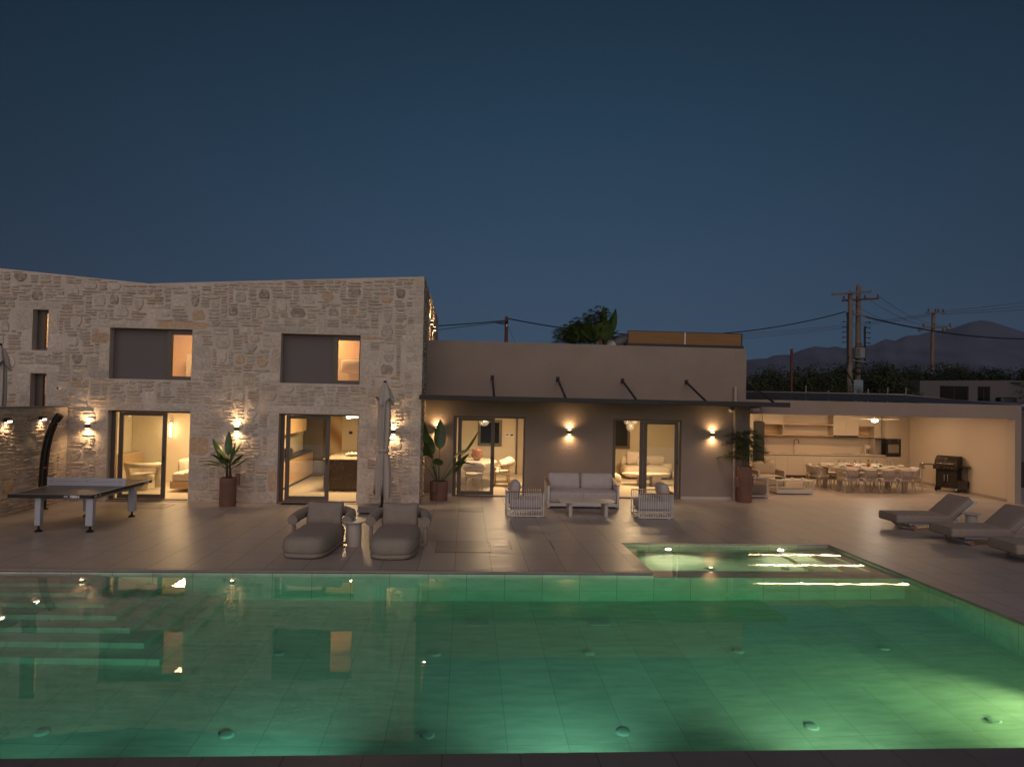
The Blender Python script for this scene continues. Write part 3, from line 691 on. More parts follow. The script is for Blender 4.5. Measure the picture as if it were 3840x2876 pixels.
ceil_light(house, -4.4, 20.9, 4.89, 70, s=.4, col=(1,.56,.22), label='square ceiling light in the upstairs room, right')
ceil_light(house, -10.8, 19.6, 4.89, 14, s=.4, col=RC, label='small ceiling light in the stairwell behind the narrow windows')
ceil_light(wing, 1.0, 22.6, 2.56, 165, col=(1,.70,.40), label='square ceiling light in the dining room')
ceil_light(wing, 5.6, 22.6, 2.56, 180, col=(1,.68,.36), label='square ceiling light in the living room')
m_pipe = M('piping_cord', (.22,.185,.165), .9)
def piping(par, a, b, z, r, cx=0, cy=0, T=None, m=None, plane='xy'):
    """cord sewn round the edge of a cushion"""
    p = []
    for qx, qy, a0 in ((1,1,0),(-1,1,PI/2),(-1,-1,PI),(1,-1,1.5*PI)):
        for k in range(4):
            t_ = a0+k*PI/6; u, v = qx*(a-r)+r*math.cos(t_), qy*(b-r)+r*math.sin(t_)
            p.append((cx+u, cy+v, z) if plane == 'xy' else (cx+u, z, cy+v))
    return obj('piping', G().tube(p, .0055, 5, closed=True, T=T), m or m_pipe, par)
# ------------------------------------------------------------------ terrace furniture
def text(name, s, size, mat, parent, M4, ext=.001, shear=0):
    cu = bpy.data.curves.new(name, 'FONT'); cu.body = s; cu.size = size; cu.extrude = ext; cu.shear = shear; cu.offset = .004*size/.05
    to = bpy.data.objects.new(name, cu); COL.objects.link(to)
    dg = bpy.context.evaluated_depsgraph_get(); me = bpy.data.meshes.new_from_object(to.evaluated_get(dg)); bpy.data.objects.remove(to)
    me.materials.clear(); me.materials.append(mat); o = bpy.data.objects.new(name, me); COL.objects.link(o); o.parent = parent; o.matrix_local = M4; return o
# table tennis table (x -8.72..-7.17, y 14.22..16.84), top 0.73
m_tt = M('table_top_board', (0.045,0.038,0.034), 0.30, 0.0, var=.1); m_line = M('white_line', (0.6,0.6,0.6), .5); m_ttl = M('blue_white_metal', (0.50,0.53,0.60), .4, .2)
t = thing('table_tennis_table', 'dark outdoor table tennis table with white metal net and TERRA lettering', 'table tennis table', (-7.98, 15.55, 0), 0.012)
hx, hy, Z = .78, 1.34, .735
g = G(); g.bbox(-hx+.012,hx-.012,-hy+.012,-.006,Z-.02,Z,.004); g.bbox(-hx+.012,hx-.012,.006,hy-.012,Z-.02,Z,.004); obj('tabletop', g, m_tt, t)
g = G()
for s in (-1,1): g.bbox(-hx,hx,s*hy-.011,s*hy+.011,Z-.07,Z-.002,.006); g.bbox(s*hx-.011,s*hx+.011,-hy+.012,-.02,Z-.07,Z-.002,.006); g.bbox(s*hx-.011,s*hx+.011,.02,hy-.012,Z-.07,Z-.002,.006)
obj('edge_rail', g, m_black, t)
g = G(); zz = Z+.0015
for s in (-1,1): g.box(-hx+.012,hx-.012,min(s*hy,s*(hy-.03)),max(s*hy,s*(hy-.03)),Z+.0003,zz); g.box(min(s*hx,s*(hx-.03)),max(s*hx,s*(hx-.03)),-hy+.031,-.01,Z+.0003,zz); g.box(min(s*hx,s*(hx-.03)),max(s*hx,s*(hx-.03)),.01,hy-.031,Z+.0003,zz)
obj('line_marking', g, m_line, t)
g = G(); g.cush(0,0,Z+.085,1.60,.012,.165,.005,n=3); net = obj('net', g, m_ttl, t)
m_nd = M('net_cutout', (0.42,0.24,0.13), .6); g = G(); g.box(-.62,-.12,-.0085,-.0065,Z+.09,Z+.098); g.box(.14,.60,-.0085,-.0065,Z+.09,Z+.098); g.box(.62,.628,-.0085,-.0065,Z+.09,Z+.098)
for x, s in ((.66,1),(.70,1),(-.68,-1),(-.72,-1)):
    for q in (-1,1): g.add([(x,-.0085,Z+.094+q*.03),(x+.012,-.0085,Z+.094+q*.03),(x+.012+s*.02,-.0085,Z+.094),(x+s*.02,-.0085,Z+.094)],[(0,1,2,3) if q<0 else (3,2,1,0)])
g.add([(-.05,-.0085,Z+.10),(0,-.0085,Z+.115),(.05,-.0085,Z+.085),(0,-.0085,Z+.095)],[(0,3,2,1)])
obj('net_emblem', g, m_nd, net)
m_let = M('silver_lettering', (.8,.8,.82), .5)
RX = Matrix.Rotation(PI/2,4,'X')
text('lettering','TERRA',.062,m_let,t,Matrix.Translation((.36,-hy-.0125,Z-.058)) @ RX, shear=.25)
def chev(par, M4):
    g = G()
    for k in range(3):
        for q in (-1,1): g.add([(k*.026,0,0),(k*.026+.014,0,0),(k*.026+.034,0,q*.020),(k*.026+.020,0,q*.020)],[(0,1,2,3) if q>0 else (3,2,1,0)])
    o = obj('emblem', g, m_let, par); o.matrix_local = M4; return o
chev(t, Matrix.Translation((.255,-hy-.0125,Z-.036)))
RZ = Matrix.Rotation(PI/2,4,'Z')
text('lettering','TERRA',.05,m_let,t,Matrix.Translation((hx+.0125,1.02,Z-.055)) @ RZ @ RX, shear=.25); chev(t, Matrix.Translation((hx+.0125,.92,Z-.036)) @ RZ)
text('lettering','TERRA',.036,m_let,t,Matrix.Translation((hx+.0125,-1.28,Z-.050)) @ RZ @ RX, shear=.25); chev(t, Matrix.Translation((hx+.0125,-1.02,Z-.036)) @ RZ @ Matrix.Rotation(PI,4,'Z'))
g = G(); g.bbox(-.31,-.25,-1.15,1.0,Z-.145,Z-.10,.006); g.bbox(.60,.66,-1.15,1.2,Z-.145,Z-.10,.006); g.bbox(-.24,.59,-1.0,-.94,Z-.14,Z-.09,.006); g.bbox(-.24,.59,.8,.86,Z-.14,Z-.09,.006)
for y in (-.9,-.25,.3,.9): g.box(.61,.65,y-.04,y+.04,Z-.10,Z-.02); g.box(-.30,-.26,y-.04,y+.04,Z-.10,Z-.02)
obj('under_frame', g, m_ttl, t)
for xc, hw in ((-.26,.055),(.70,.07)):
    for yc in (-1.22,.56):
        g = G(); g.bbox(xc-hw,xc+hw,yc-.06,yc+.06,.12,Z-.071,.012)
        lg = obj('leg', g, m_ttl, t); g = G().lathe([(.075,0),(.075,.010),(.03,.05),(.02,.06),(.02,.122)], xc, yc, 20); obj('foot', g, m_black, lg, 'auto')
# outdoor shower
t = thing('outdoor_shower', 'tall curved black outdoor shower column by the low stone wall', 'shower', (-9.70, 17.0, 0))
pts = [(0,0,.0),(0,0,.6),(.01,0,1.0),(.04,0,1.35),(.10,0,1.68),(.20,0,1.98),(.33,0,2.18)]
obj('column', G().tube(pts, .088, 20), M('gloss_black', (.018,.014,.012), .22), t, 'auto')
obj('base_plate', G().lathe([(.13,0),(.13,.015),(.09,.02)], n=24), m_dark, t, 'auto')
g = G(); g.tube([(.27,-.02,2.0),(.35,-.03,1.96)], .018, 10); obj('shower_arm', g, m_steel, t, True); obj('shower_head', G().lathe([(.015,.03),(.08,.008),(.08,0),(0,0)], n=24, T=Matrix.Translation((.37,-.03,1.92)) @ Matrix.Rotation(-.5,4,'Y')), m_steel, t, 'auto')
obj('valve', G().bbox(.05,.12,-.10,-.05,.94,.98,.01), M('red_valve', (.35,.03,.02), .4), t); obj('tap', G().tube([(.09,-.05,.96),(.16,-.09,.97)], .012, 8), m_steel, t)
# potted plants
def leaf(g, base, azim, length, width, rise, droop, stalk=.3, seg=8, roll=0):
    """broad paddle leaf; rise = start pitch, droop = pitch lost along the blade"""
    p = Vector(base); pitch = rise; st = length*stalk; pl = [tuple(p)]
    for k in range(4): p = p + Vector((math.cos(azim)*math.cos(pitch), math.sin(azim)*math.cos(pitch), math.sin(pitch)))*st/4; pl.append(tuple(p)); pitch -= droop*.05
    g.tube(pl, [.014,.012,.010,.009,.008], 6)
    vs = []; fs = []; L = length - st; side = Vector((-math.sin(azim), math.cos(azim), 0))
    for k in range(seg+1):
        s = k/seg; wd = width*.62*(math.sin(PI*min(1, s*1.02)**.75))**.7 if 0 < s < 1 else .004
        d = Vector((math.cos(azim)*math.cos(pitch), math.sin(azim)*math.cos(pitch), math.sin(pitch))); up = d.cross(side) * -1
        sd = side*math.cos(roll) + up*math.sin(roll)
        vs += [tuple(p + sd*wd + up*wd*.35), tuple(p), tuple(p - sd*wd + up*wd*.35)]
        p = p + d*L/seg; pitch -= droop/seg
    for k in range(seg): a = k*3; fs += [(a,a+1,a+4,a+3),(a+1,a+2,a+5,a+4)]
    g.add(vs, fs)
def pot(t, r0, r1, h, box_az=None, bz=.5, bh=.28):
    g = G().lathe([(r0*.96,0),(r0,.02),(r1,h-.01),(r1-.005,h),(r1-.03,h),(r1-.035,h-.05)], n=40); p = obj('pot', g, m_terra, t, 'auto')
    obj('soil', G().lathe([(r1-.034,h-.06),(0,h-.055)], n=24), m_soil, p)
    for a in (box_az if isinstance(box_az, (list,tuple)) else [box_az]):
        if a is None: continue
        obj('pot_handle', G().bbox(-.05,.05,-.055,.055,bz,bz+bh,.006, T=Matrix.Rotation(a,4,'Z') @ Matrix.Translation((r1+.02,0,0))), m_terra, p)
t = thing('banana_plant', 'young banana plant with paddle leaves in a tall brown pot by the stone wall', 'potted plant', (-5.78, 17.80, 0))
pot(t, .195, .20, .70, 0.2, .50, .30)
g = G().tube([(-.03,0,.66),(-.05,0,1.0),(-.06,0,1.2)], [.035,.028,.02], 8).tube([(.05,.0,.66),(.03,0,.95),(.04,0,1.1)], [.035,.028,.02], 8); obj('stem', g, M('banana_stem', (.10,.06,.035), .6), t, True)
for az, L, wd, rise, dr, zb, ro in ((2.7,.85,.17,1.2,.5,1.0,.3),(1.9,.8,.15,1.45,.2,1.1,0),(2.95,.72,.14,.75,1.0,.95,0),(.35,.62,.15,.75,.2,.9,0),(.9,.75,.16,1.25,.5,1.05,.3),(-1.3,.60,.17,1.0,1.0,1.0,.3),(-2.2,.62,.17,1.1,.9,1.0,0),(3.3,.66,.13,.6,.9,.95,0),(-.4,.45,.14,.9,.9,1.0,0),(1.3,.7,.16,1.35,.3,.95,.5),(3.1,.55,.15,1.3,.4,.95,.6),(.1,.5,.15,1.2,.7,.95,.4),(4.4,.5,.15,1.25,.6,.95,.2)):
    g = G(); leaf(g, (-.02+.03*math.cos(az),.03*math.sin(az),zb-.05), az, L, wd, rise, dr, .22, roll=ro); obj('leaf', g, m_leaf, t, True)
t = thing('bird_of_paradise_plant', 'tall bird of paradise plant in a round brown pot beside the stone corner', 'potted plant', (-.68, 19.25, 0))
pot(t, .235, .25, .52, -1.9, .24, .29)
for az, L, wd, rise, dr, ro in ((2.75,2.05,.23,1.32,.15,.5),(1.6,1.72,.27,1.48,.1,.1),(.30,1.75,.20,.92,-.05,.0),(2.6,1.45,.24,1.22,.8,.3),(3.0,1.15,.22,1.0,.7,.3),(.55,1.45,.24,1.15,1.3,.2),(.2,1.25,.20,.95,1.6,.2),(-.3,1.15,.20,.95,.4,.3),(-.2,.80,.18,.8,.2,.3),(2.2,1.5,.2,1.3,.5,.8),(-1.6,1.05,.22,1.2,1.1,.1),(-2.2,1.35,.22,1.25,.5,.3),(.1,.95,.18,.85,.3,.5)):
    g = G(); leaf(g, (.06*math.cos(az),.06*math.sin(az),.47), az, L, wd, rise, dr, .52, 9, ro); obj('leaf', g, m_leaf, t, True)
def bamboo(g, gs, rr, x0, y0, z0, h, n_br, spread, ln=.16):
    ends = []
    for k in range(n_br):
        z = z0 + h*(.15+.85*(k+.5)/n_br); az = k*2.4 + rr.uniform(-.4,.4); L = spread*rr.uniform(.6,1.1)*(1-.35*k/n_br)
        p0 = Vector((x0, y0, z)); p1 = p0 + Vector((math.cos(az)*L*.5, math.sin(az)*L*.5, .10)); p2 = p0 + Vector((math.cos(az)*L, math.sin(az)*L, .05))
        gs.tube([p0, p1, p2], [.006,.004,.002], 4, False)
        for q in range(13):
            s = .25+.75*q/12; b = p0.lerp(p1, s*2) if s < .5 else p1.lerp(p2, s*2-1)
            for w_ in range(2):
                a = az + rr.uniform(-1.3,1.3); e = rr.uniform(-.5,.6); d = Vector((math.cos(a)*math.cos(e), math.sin(a)*math.cos(e), math.sin(e))); sd = Vector((-math.sin(a), math.cos(a), 0))*.013; l_ = ln*rr.uniform(.6,1.1)
                m_ = b + d*l_*.45; g.add([tuple(b), tuple(m_+sd), tuple(b+d*l_-Vector((0,0,.02))), tuple(m_-sd)], [(0,1,2,3)])
t = thing('bamboo_plant', 'feathery bamboo plant in a tall narrow terracotta pot beside the pavilion opening', 'potted plant', (7.94, 19.62, 0))
pot(t, .21, .21, 1.02, [PI+.3,.35], .42, .28)
rr = random.Random(3); g = G(); gs = G()
for x, y, h in ((-.05,0,.98),(.04,.03,1.02),(.09,-.05,.85)):
    gs.tube([(x,y,.96),(x+.01,y,1.4),(x+.02,y,.98+h)], [.016,.013,.008], 6); bamboo(g, gs, rr, x, y, .95, h, 17, .62, .22)
obj('stem', gs, m_stem, t); obj('foliage', g, m_leaf2, t)
# parasols
def parasol(t, H_, rb, waist, base_z, m):
    n = 72; zs = [0,.02,.10,.22,.38,.55,.8,1.05,1.30,1.50,1.62,1.66,1.72,1.85,2.1,2.4,2.7,2.85]
    rad = [.028,.045,.075,.11,.14,.150,.150,.146,.140,.128,.118,.116,.122,.145,.17,.19,.20,.20]
    vs = []; fs = []; L = H_ - base_z
    for i, (z, r_) in enumerate(zip(zs, rad)):
        s = z/2.85
        for k in range(n):
            a = 2*PI*k/n; amp = .30*min(1, s*3)*(0.35 if abs(z-waist) < .1 else 1)
            f = 1 + amp*math.sin(a*8 + math.sin(a*3)*.8 + s*1.3) + .10*amp*math.sin(a*19)
            q = r_*f*.86; zz = H_ - s*L
            if i == len(zs)-1: zz += .18*(.5+.5*math.sin(a*4+1))
            vs.append((q*math.cos(a), q*math.sin(a), zz))
    for i in range(len(zs)-1):
        for k in range(n): fs.append((i*n+k, i*n+(k+1)%n, (i+1)*n+(k+1)%n, (i+1)*n+k))
    g = G().add(vs, fs); cn = obj('canopy', g, m, t, True)
    # valance flap cape near the top
    vs = []; fs = []
    for i, (z, r_) in enumerate(((0.0,.035),(.15,.11),(.32,.165),(.46,.19))):
        for k in range(n):
            a = 2*PI*k/n; f = 1 + .22*min(1,i/1.5)*math.sin(a*6+i*.3); zz = H_-.005-z - (.10*math.sin(a*3+.6) if i == 3 else 0); vs.append((r_*f*math.cos(a), r_*f*math.sin(a), zz))
    for i in range(3):
        for k in range(n): fs.append((i*n+k, i*n+(k+1)%n, (i+1)*n+(k+1)%n, (i+1)*n+k))
    obj('vent_flap', G().add(vs, fs), m, t, True)
    obj('tie_strap', G().lathe([(.135,H_-L*waist/2.85-.03),(.14,H_-L*waist/2.85),(.135,H_-L*waist/2.85+.03)], n=32), m, t, True)
    obj('pole', G().cyl(0,0,.05,H_-.02,.024,14).lathe([(.04,H_-.02),(.045,H_),(.02,H_+.035),(0,H_+.04)], n=20), m_dark, t, 'auto')
m_par = M('parasol_fabric', (0.50,0.44,0.39), .9, bump=.2, scale=200, dist=.002)
t = thing('closed_parasol', 'tall closed beige parasol standing in front of the stone wall', 'parasol', (-1.98, 17.4, 0)); parasol(t, 3.12, .15, 1.66, .25, m_par)
slabs = [(-2.24,16.98,.0),(-1.72,16.98,.0),(-2.24,17.72,.0),(-1.72,17.72,0.0)]
obj('base_frame', G().bbox(-.55,.55,-.03,.03,.0,.04,.005).bbox(-.03,.03,-.75,.75,.001,.041,.005).cyl(0,0,.04,.35,.035,16), m_dark, t)
m_slab = M('concrete_slab', (.27,.235,.21), .85, bump=.5, scale=18, dist=.004, var=.1)
for i, (x, y, z) in enumerate(slabs):
    for k in range(3 if i == 0 else 1):
        o = obj('base_slab', G().bbox(-.24,.24,-.24,.24,0,.048,.006), m_slab); o.location = (x+.01*k, y-.01*k, .042+.05*k)
        tag(o, ['bottom square concrete weight slab at the parasol foot, front left','middle square concrete weight slab in the front left stack','top square concrete weight slab in the front left stack'][k] if i == 0 else ['','square concrete weight slab at the parasol foot, front right','square concrete weight slab at the parasol foot, back left','square concrete weight slab at the parasol foot, back right'][i], 'slab', 'weight slabs on the parasol base')
t = thing('closed_parasol', 'closed parasol behind the low garden wall at the left edge', 'parasol', (-10.50, 16.6, 0)); parasol(t, 3.74, .2, 1.5, .8, m_par)
# chaise longues with roll arms
def chaise():
    t = thing('chaise_lounge', '', 'chaise')
    g = G(); N = 44; lay = []
    def ring(sx, y0, y1, z, rnd=4.2):
        cyy, hy_ = (y0+y1)/2, (y1-y0)/2; return [(math.copysign(abs(math.cos(a))**(2/rnd), math.cos(a))*sx, cyy + math.copysign(abs(math.sin(a))**(2/rnd), math.sin(a))*hy_, z) for a in [2*PI*k/N for k in range(N)]]
    def loft(lay):
        vs = [p for l in lay for p in l]; fs = [(i*N+k, i*N+(k+1)%N, (i+1)*N+(k+1)%N, (i+1)*N+k) for i in range(len(lay)-1) for k in range(N)]; fs += [tuple(reversed(range(N))), tuple((len(lay)-1)*N+k for k in range(N))]; return vs, fs
    obj('base', G().add(*loft([ring(.375,0,1.70,0.015),ring(.395,-.01,1.71,.03),ring(.395,-.01,1.71,.075),ring(.385,0,1.70,.085)])), m_fabric, t, True)
    L = [ring(.385,.0,1.70,.086)]
    for z, k in ((.10,.012),(.16,.028),(.22,.028),(.28,.015),(.32,-.015),(.345,-.05),(.36,-.10),(.368,-.17),(.372,-.27)): L.append(ring(.385+k,-k,1.70+k*.4,z+ (.0)))
    vs, fs = loft(L); obj('seat', G().add(vs, fs), m_fabric, t, True)
    T = Matrix.Translation((0,1.50,.53)) @ Matrix.Rotation(-.28,4,'X')
    vs_ = G().cush(0,0,0,.66,.16,.42,.075,.045,n=8); 
    vs_.v = [(x*(1+.06*abs(z)/.2*(abs(x)>.2)), y, z*(1+.14*(abs(x)/.33)**3)) for x,y,z in vs_.v]
    g = G(); g.add(vs_.v, vs_.f, T); obj('pillow', g, m_fabric, t, True)
    pts = [(-.50,1.10,.46)]+[(-.50,1.25,.47),(-.49,1.5,.49),(-.44,1.72,.51),(-.30,1.82,.53),(0,1.85,.54),(.30,1.82,.53),(.44,1.72,.51),(.49,1.5,.49),(.50,1.25,.47),(.50,1.10,.46)]
    g = G().tube(pts, [.092,.097]+[.098]*7+[.097,.092], 20); obj('bolster', g, m_fabric, t, 'auto')
    for s in (-1,1): obj('arm_post', G().bbox(s*.50-.03,s*.50+.03,1.16,1.23,.06,.37,.006).bbox(s*.42-.09,s*.42+.09,1.16,1.23,.03,.06,.004), m_fabric, t)
    return t
ch = chaise(); ch['label'] = 'left grey upholstered chaise longue with roll arms facing the pool'; ch['group'] = 'pair of roll arm chaises at the pool'; ch.location = (-2.70, 12.12, 0); ch.rotation_euler = (0,0,-.06)
dup(ch, (-1.21, 12.08, 0), -.01, label='right grey upholstered chaise longue with roll arms, near the deck cover')
def drum_table(name, label, loc, h, r, rt, m):
    t = thing(name, label, 'side table', loc); obj('pedestal', G().lathe([(r,0),(r,h-.03)], n=36), m, t, 'auto'); obj('tabletop', G().lathe([(r,h-.03),(rt-.01,h-.028),(rt,h-.02),(rt,h-.006),(rt-.006,h),(0,h)], n=48), m, t, 'auto'); return t
drum_table('side_table', 'small round cream drum side table between the two chaises', (-2.0,13.25,0), .46, .130, .205, m_cream)
drum_table('side_table', 'small round cream drum side table between the first two sun loungers', (11.31,15.10,0), .45, .115, .185, m_cream)
# doormat
obj_ = obj('doormat', G().bbox(-4.58,-3.98,18.10,18.34,0.001,.014,.004), M('coir_mat', (.03,.025,.02), 1.0, bump=1, scale=200)); tag(obj_, 'dark doormat in front of the kitchen glass door', 'doormat')
# slatted lounge armchairs, sofa, coffee table
def sl_chair():
    t = thing('lounge_armchair', '', 'armchair')     # local: faces +x, width along y, origin centre
    w_, d_ = .40, .43
    def path(z, off=0): # U open toward +x
        p = [(d_, -w_, z), (-d_+.16, -w_, z)] + [(-d_+.16-.16*math.sin(a), -w_+.16-.16*math.cos(a), z) for a in (PI/8,PI/4,3*PI/8)] + [(-d_, -w_+.16, z), (-d_, w_-.16, z)] + [(-d_+.16-.16*math.sin(a), w_-.16+.16*math.cos(a), z) for a in (3*PI/8,PI/4,PI/8)] + [(-d_+.16, w_, z), (d_, w_, z)]; return p
    g = G().tube(path(.035), .016, 8); g.tube([(d_,-w_,.035),(d_,-w_,.585)], .014, 6); g.tube([(d_,w_,.035),(d_,w_,.585)], .014, 6); g.tube([(d_,-w_,.035),(d_,w_,.035)], .016, 8)
    for x, y in ((.3,-w_),(-.3,-w_),(.3,w_),(-.3,w_)): g.cyl(x,y,0,.03,.012,10)
    obj('frame', g, m_white, t, 'auto')
    P = [Vector(p) for p in path(0)]; tot = sum((b-a).length for a,b in zip(P,P[1:])); n = 42; g = G()
    for k in range(1, n):
        s = tot*k/n
        for a, b in zip(P, P[1:]):
            if s <= (b-a).length: q = a.lerp(b, s/(b-a).length); break
            s -= (b-a).length
        g.tube([(q.x,q.y,.04),(q.x,q.y,.59)], .0095, 6, False)
    obj('slats', g, m_white, t)
    g = G(); pp = path(.60); 
    for a, b in zip(pp, pp[1:]):
        pass
    vs = []; fs = []
    for i, p in enumerate(pp):
        a = Vector(pp[max(i-1,0)]); b = Vector(pp[min(i+1,len(pp)-1)]); d = (b-a).normalized(); s_ = Vector((-d.y,d.x,0))*.026
        for q, z in ((-1,-.011),(1,-.011),(1,.011),(-1,.011)): vs.append((p[0]+s_.x*q, p[1]+s_.y*q, p[2]+z))
    for i in range(len(pp)-1):
        for k in range(4): fs.append((i*4+k, i*4+(k+1)%4, (i+1)*4+(k+1)%4, (i+1)*4+k))
    fs += [(3,2,1,0), tuple(len(vs)-4+k for k in range(4))]
    obj('armrest', G().add(vs, fs), m_teak, t)
    obj('seat_cushion', G().cush(.03,0,.31,.76,.72,.21,.05,.02,n=6), m_fabric_l, t, True)
    obj('seat_base', G().bbox(-.34,.40,-.36,.36,.14,.185,.006), m_white, t)
    T = Matrix.Translation((-.24,0,.60)) @ Matrix.Rotation(.22,4,'Y'); obj('back_cushion', G().cush(0,0,0,.19,.60,.46,.09,.05,n=7,T=T), m_fabric_l, t, True)
    return t
a = sl_chair(); a['label'] = 'left slatted white armchair with teak rail, side on to the coffee table'; a['group'] = 'slatted lounge armchairs'; a.location = (1.45, 16.98, 0)
dup(a, (4.58, 16.92, 0), PI, label='right slatted white armchair with teak rail, in front of the living room door')
t = thing('outdoor_sofa', 'two seat white framed outdoor sofa with teak arm tops and light cushions', 'sofa', (3.065, 18.38, 0))
W2, D2 = .90, .40
for s in (-1,1):
    g = G(); g.bbox(s*W2-.028,s*W2+.028,-D2,-D2+.07,0,.585,.006); g.bbox(s*W2-.028,s*W2+.028,D2-.07,D2,0,.72,.006); g.bbox(s*W2-.02,s*W2+.02,-D2+.071,D2-.071,.06,.59,.004); g.bbox(s*W2-.028,s*W2+.028,-D2+.0,D2,.0,.03,.004)
    obj('side_frame', g, m_white, t); g = G().add([(s*W2-.04,-D2-.01,.586),(s*W2+.04,-D2-.01,.586),(s*W2+.04,D2,.70),(s*W2-.04,D2,.70),(s*W2-.04,-D2-.01,.606),(s*W2+.04,-D2-.01,.606),(s*W2+.04,D2,.72),(s*W2-.04,D2,.72)],[(0,3,2,1),(4,5,6,7),(0,1,5,4),(1,2,6,5),(2,3,7,6),(3,0,4,7)]); obj('armrest', g, m_teak, t)
g = G().bbox(-W2+.03,W2-.03,-D2+.01,-D2+.05,.06,.14,.005); g.bbox(-W2+.03,W2-.03,D2-.05,D2-.01,.1,.70,.005); g.cyl(.35,-.2,0,.07,.012,10); obj('frame', g, m_white, t)
sc_ = obj('seat_cushion', G().cush(0,-.01,.30,1.74,.76,.30,.06,.03,n=8), m_fabric_l, t, True); piping(sc_, .858, .368, .432, .06, 0, -.01, m=m_pipe); obj('seam', G().box(-.003,.003,-.394,-.388,.17,.43), m_pipe, sc_)
for s in (-1,1): T = Matrix.Translation((s*.44,.20,.64)) @ Matrix.Rotation(-.16,4,'X'); bc_ = obj('back_cushion', G().cush(0,0,0,.86,.20,.43,.085,.05,n=8,T=T), m_fabric_l, t, True); piping(bc_, .41, .195, -.06, .06, T=T, plane='xz')
t = thing('coffee_table', 'low cream outdoor coffee table with rounded corners and slab legs', 'coffee table', (2.96, 16.98, 0))
pl = []
for cx_, cy__, a0 in ((.55,.20,0),(-.55,.20,PI/2),(-.55,-.20,PI),(.55,-.20,1.5*PI)): pl += [(cx_+.12*math.cos(a0+q*PI/8), cy__+.12*math.sin(a0+q*PI/8)) for q in range(5)]
obj('tabletop', G().prism(pl,'z',.335,.360), m_cream, t)
for s in (-1,1): obj('leg', G().bbox(s*.43-.02,s*.43+.06,-.24,.24,0,.334,.006), m_cream, t)
# sun loungers: local x along the length (feet at 0), y across
def lounger():
    t = thing('sun_lounger', '', 'sun lounger')
    mt_ = obj('mattress', G().cush(.66,0,.26,1.34,.74,.19,.045,.006,n=7), m_fabric, t, True); piping(mt_, .658, .358, .342, .05, .66); piping(mt_, .658, .358, .178, .05, .66)
    T = Matrix.Translation((1.30,0,.27)) @ Matrix.Rotation(-math.radians(40),4,'Y'); g = G().cush(.29,0,.04,.70,.74,.17,.05,.006,n=7,T=T); bc_ = obj('back_cushion', g, m_fabric, t, True); piping(bc_, .338, .358, .112, .05, .29, T=T)
    obj('back_frame', G().tube([(1.28,-.30,.20),(1.92,-.30,.66)], .022, 8).tube([(1.28,.30,.20),(1.92,.30,.66)], .022, 8).tube([(1.90,-.30,.645),(1.90,.30,.645)], .022, 8), m_white, t, True)
    g = G()
    for s in (-1,1): g.tube([(.30,s*.30,.150),(1.9,s*.30,.150)], .028, 14)
    obj('side_rail', g, m_ttl, t, 'auto')
    for x in (.42, 1.75):
        fr = obj('cross_leg', G().tube([(x,-.36,.055),(x,.36,.055)], .045, 16), m_ttl, t, 'auto')
        for s in (-1,1): obj('end_cap', G().lathe([(.046,0),(.046,.012),(0,.014)], n=18, T=Matrix.Translation((x,s*.361,.055)) @ Matrix.Rotation(-s*PI/2,4,'X')), m_teak, fr, 'auto')
        for s in (-1,1): obj('bracket', G().box(x-.02,x+.02,s*.30-.01,s*.30+.01,.08,.135), m_dark, fr)
    for s in (-1,1): obj('end_cap', G().lathe([(.029,0),(.029,.010),(0,.012)], n=16, T=Matrix.Translation((.299,s*.30,.150)) @ Matrix.Rotation(-PI/2,4,'Y')), m_teak, t, 'auto')
    obj('strap', G().tube([(.03,-.10,.17),(.05,-.12,.14),(.08,-.1,.15),(.1,-.08,.17)], .006, 6), m_dark, t)
    return t
L1 = lounger(); L1['label'] = 'taupe sun lounger farthest from the pool, nearest the pavilion'; L1['group'] = 'sun loungers right of the pool'; L1.location = (9.74, 15.69, 0); L1.rotation_euler = (0,0,0)
dup(L1, (9.86, 14.06, 0), label='taupe sun lounger in the middle of the three right of the pool'); dup(L1, (9.92, 12.45, 0), label='taupe sun lounger nearest the camera, cut by the right edge')
# ------------------------------------------------------------------ summer kitchen in the pavilion
m_cab = M('cabinet_lacquer', (0.50,0.42,0.33), .5); m_top = M('worktop', (.56,.47,.38), .4); m_gap = M('shadow_gap', (.035,.022,.015), .7)
YF = 26.0
t = thing('kitchen_cabinets', 'long run of cream summer kitchen cabinets with oak shelves along the back wall', 'kitchen')
divs = [11.27,11.72,12.19,12.83,13.47,14.10,15.05,15.55,16.02]
for a, b in zip(divs, divs[1:]):
    zt = .88
    if a in (14.10,): obj('drawer', G().bbox(a+.003,b-.003,YF,YF+.02,.74,zt,.002), m_cab, t); zt = .735
    obj('base_door', G().bbox(a+.003,b-.003,YF,YF+.02,.14,zt,.002), m_cab, t)
g = G(); g.box(11.27,16.02,YF+.022,YB-.01,.12,.90); g.box(11.27,16.7,YF+.012,YF+.021,.885,.902); obj('carcass', g, m_gap, t)
obj('plinth', G().box(11.27,16.66,YF+.05,YF+.07,.0,.12), M('dark_plinth',(.07,.055,.04),.6), t)
obj('worktop', G().bbox(11.26,16.02,YF-.02,YB-.005,.905,.945,.003), m_top, t)
g = G(); g.bbox(16.022,16.64,YF,YB,1.58,2.575,.003); g.bbox(16.022,16.64,YF,YB,.03,.89,.003); g.bbox(16.642,16.972,YF,YB,.0,2.575,.003); obj('tall_cabinet', g, m_cab, t)
U0, U1 = YB-.40, YB-.01
def upper(x0, x1, z0, z1): obj('wall_door', G().bbox(x0+.003,x1-.003,U0,U1,z0,z1,.003), m_cab, t)
upper(10.86,11.29,2.15,2.575); upper(11.30,12.10,2.05,2.575); upper(14.10,14.60,1.66,2.575); upper(14.60,15.08,1.66,2.575); upper(15.08,15.72,2.03,2.575)
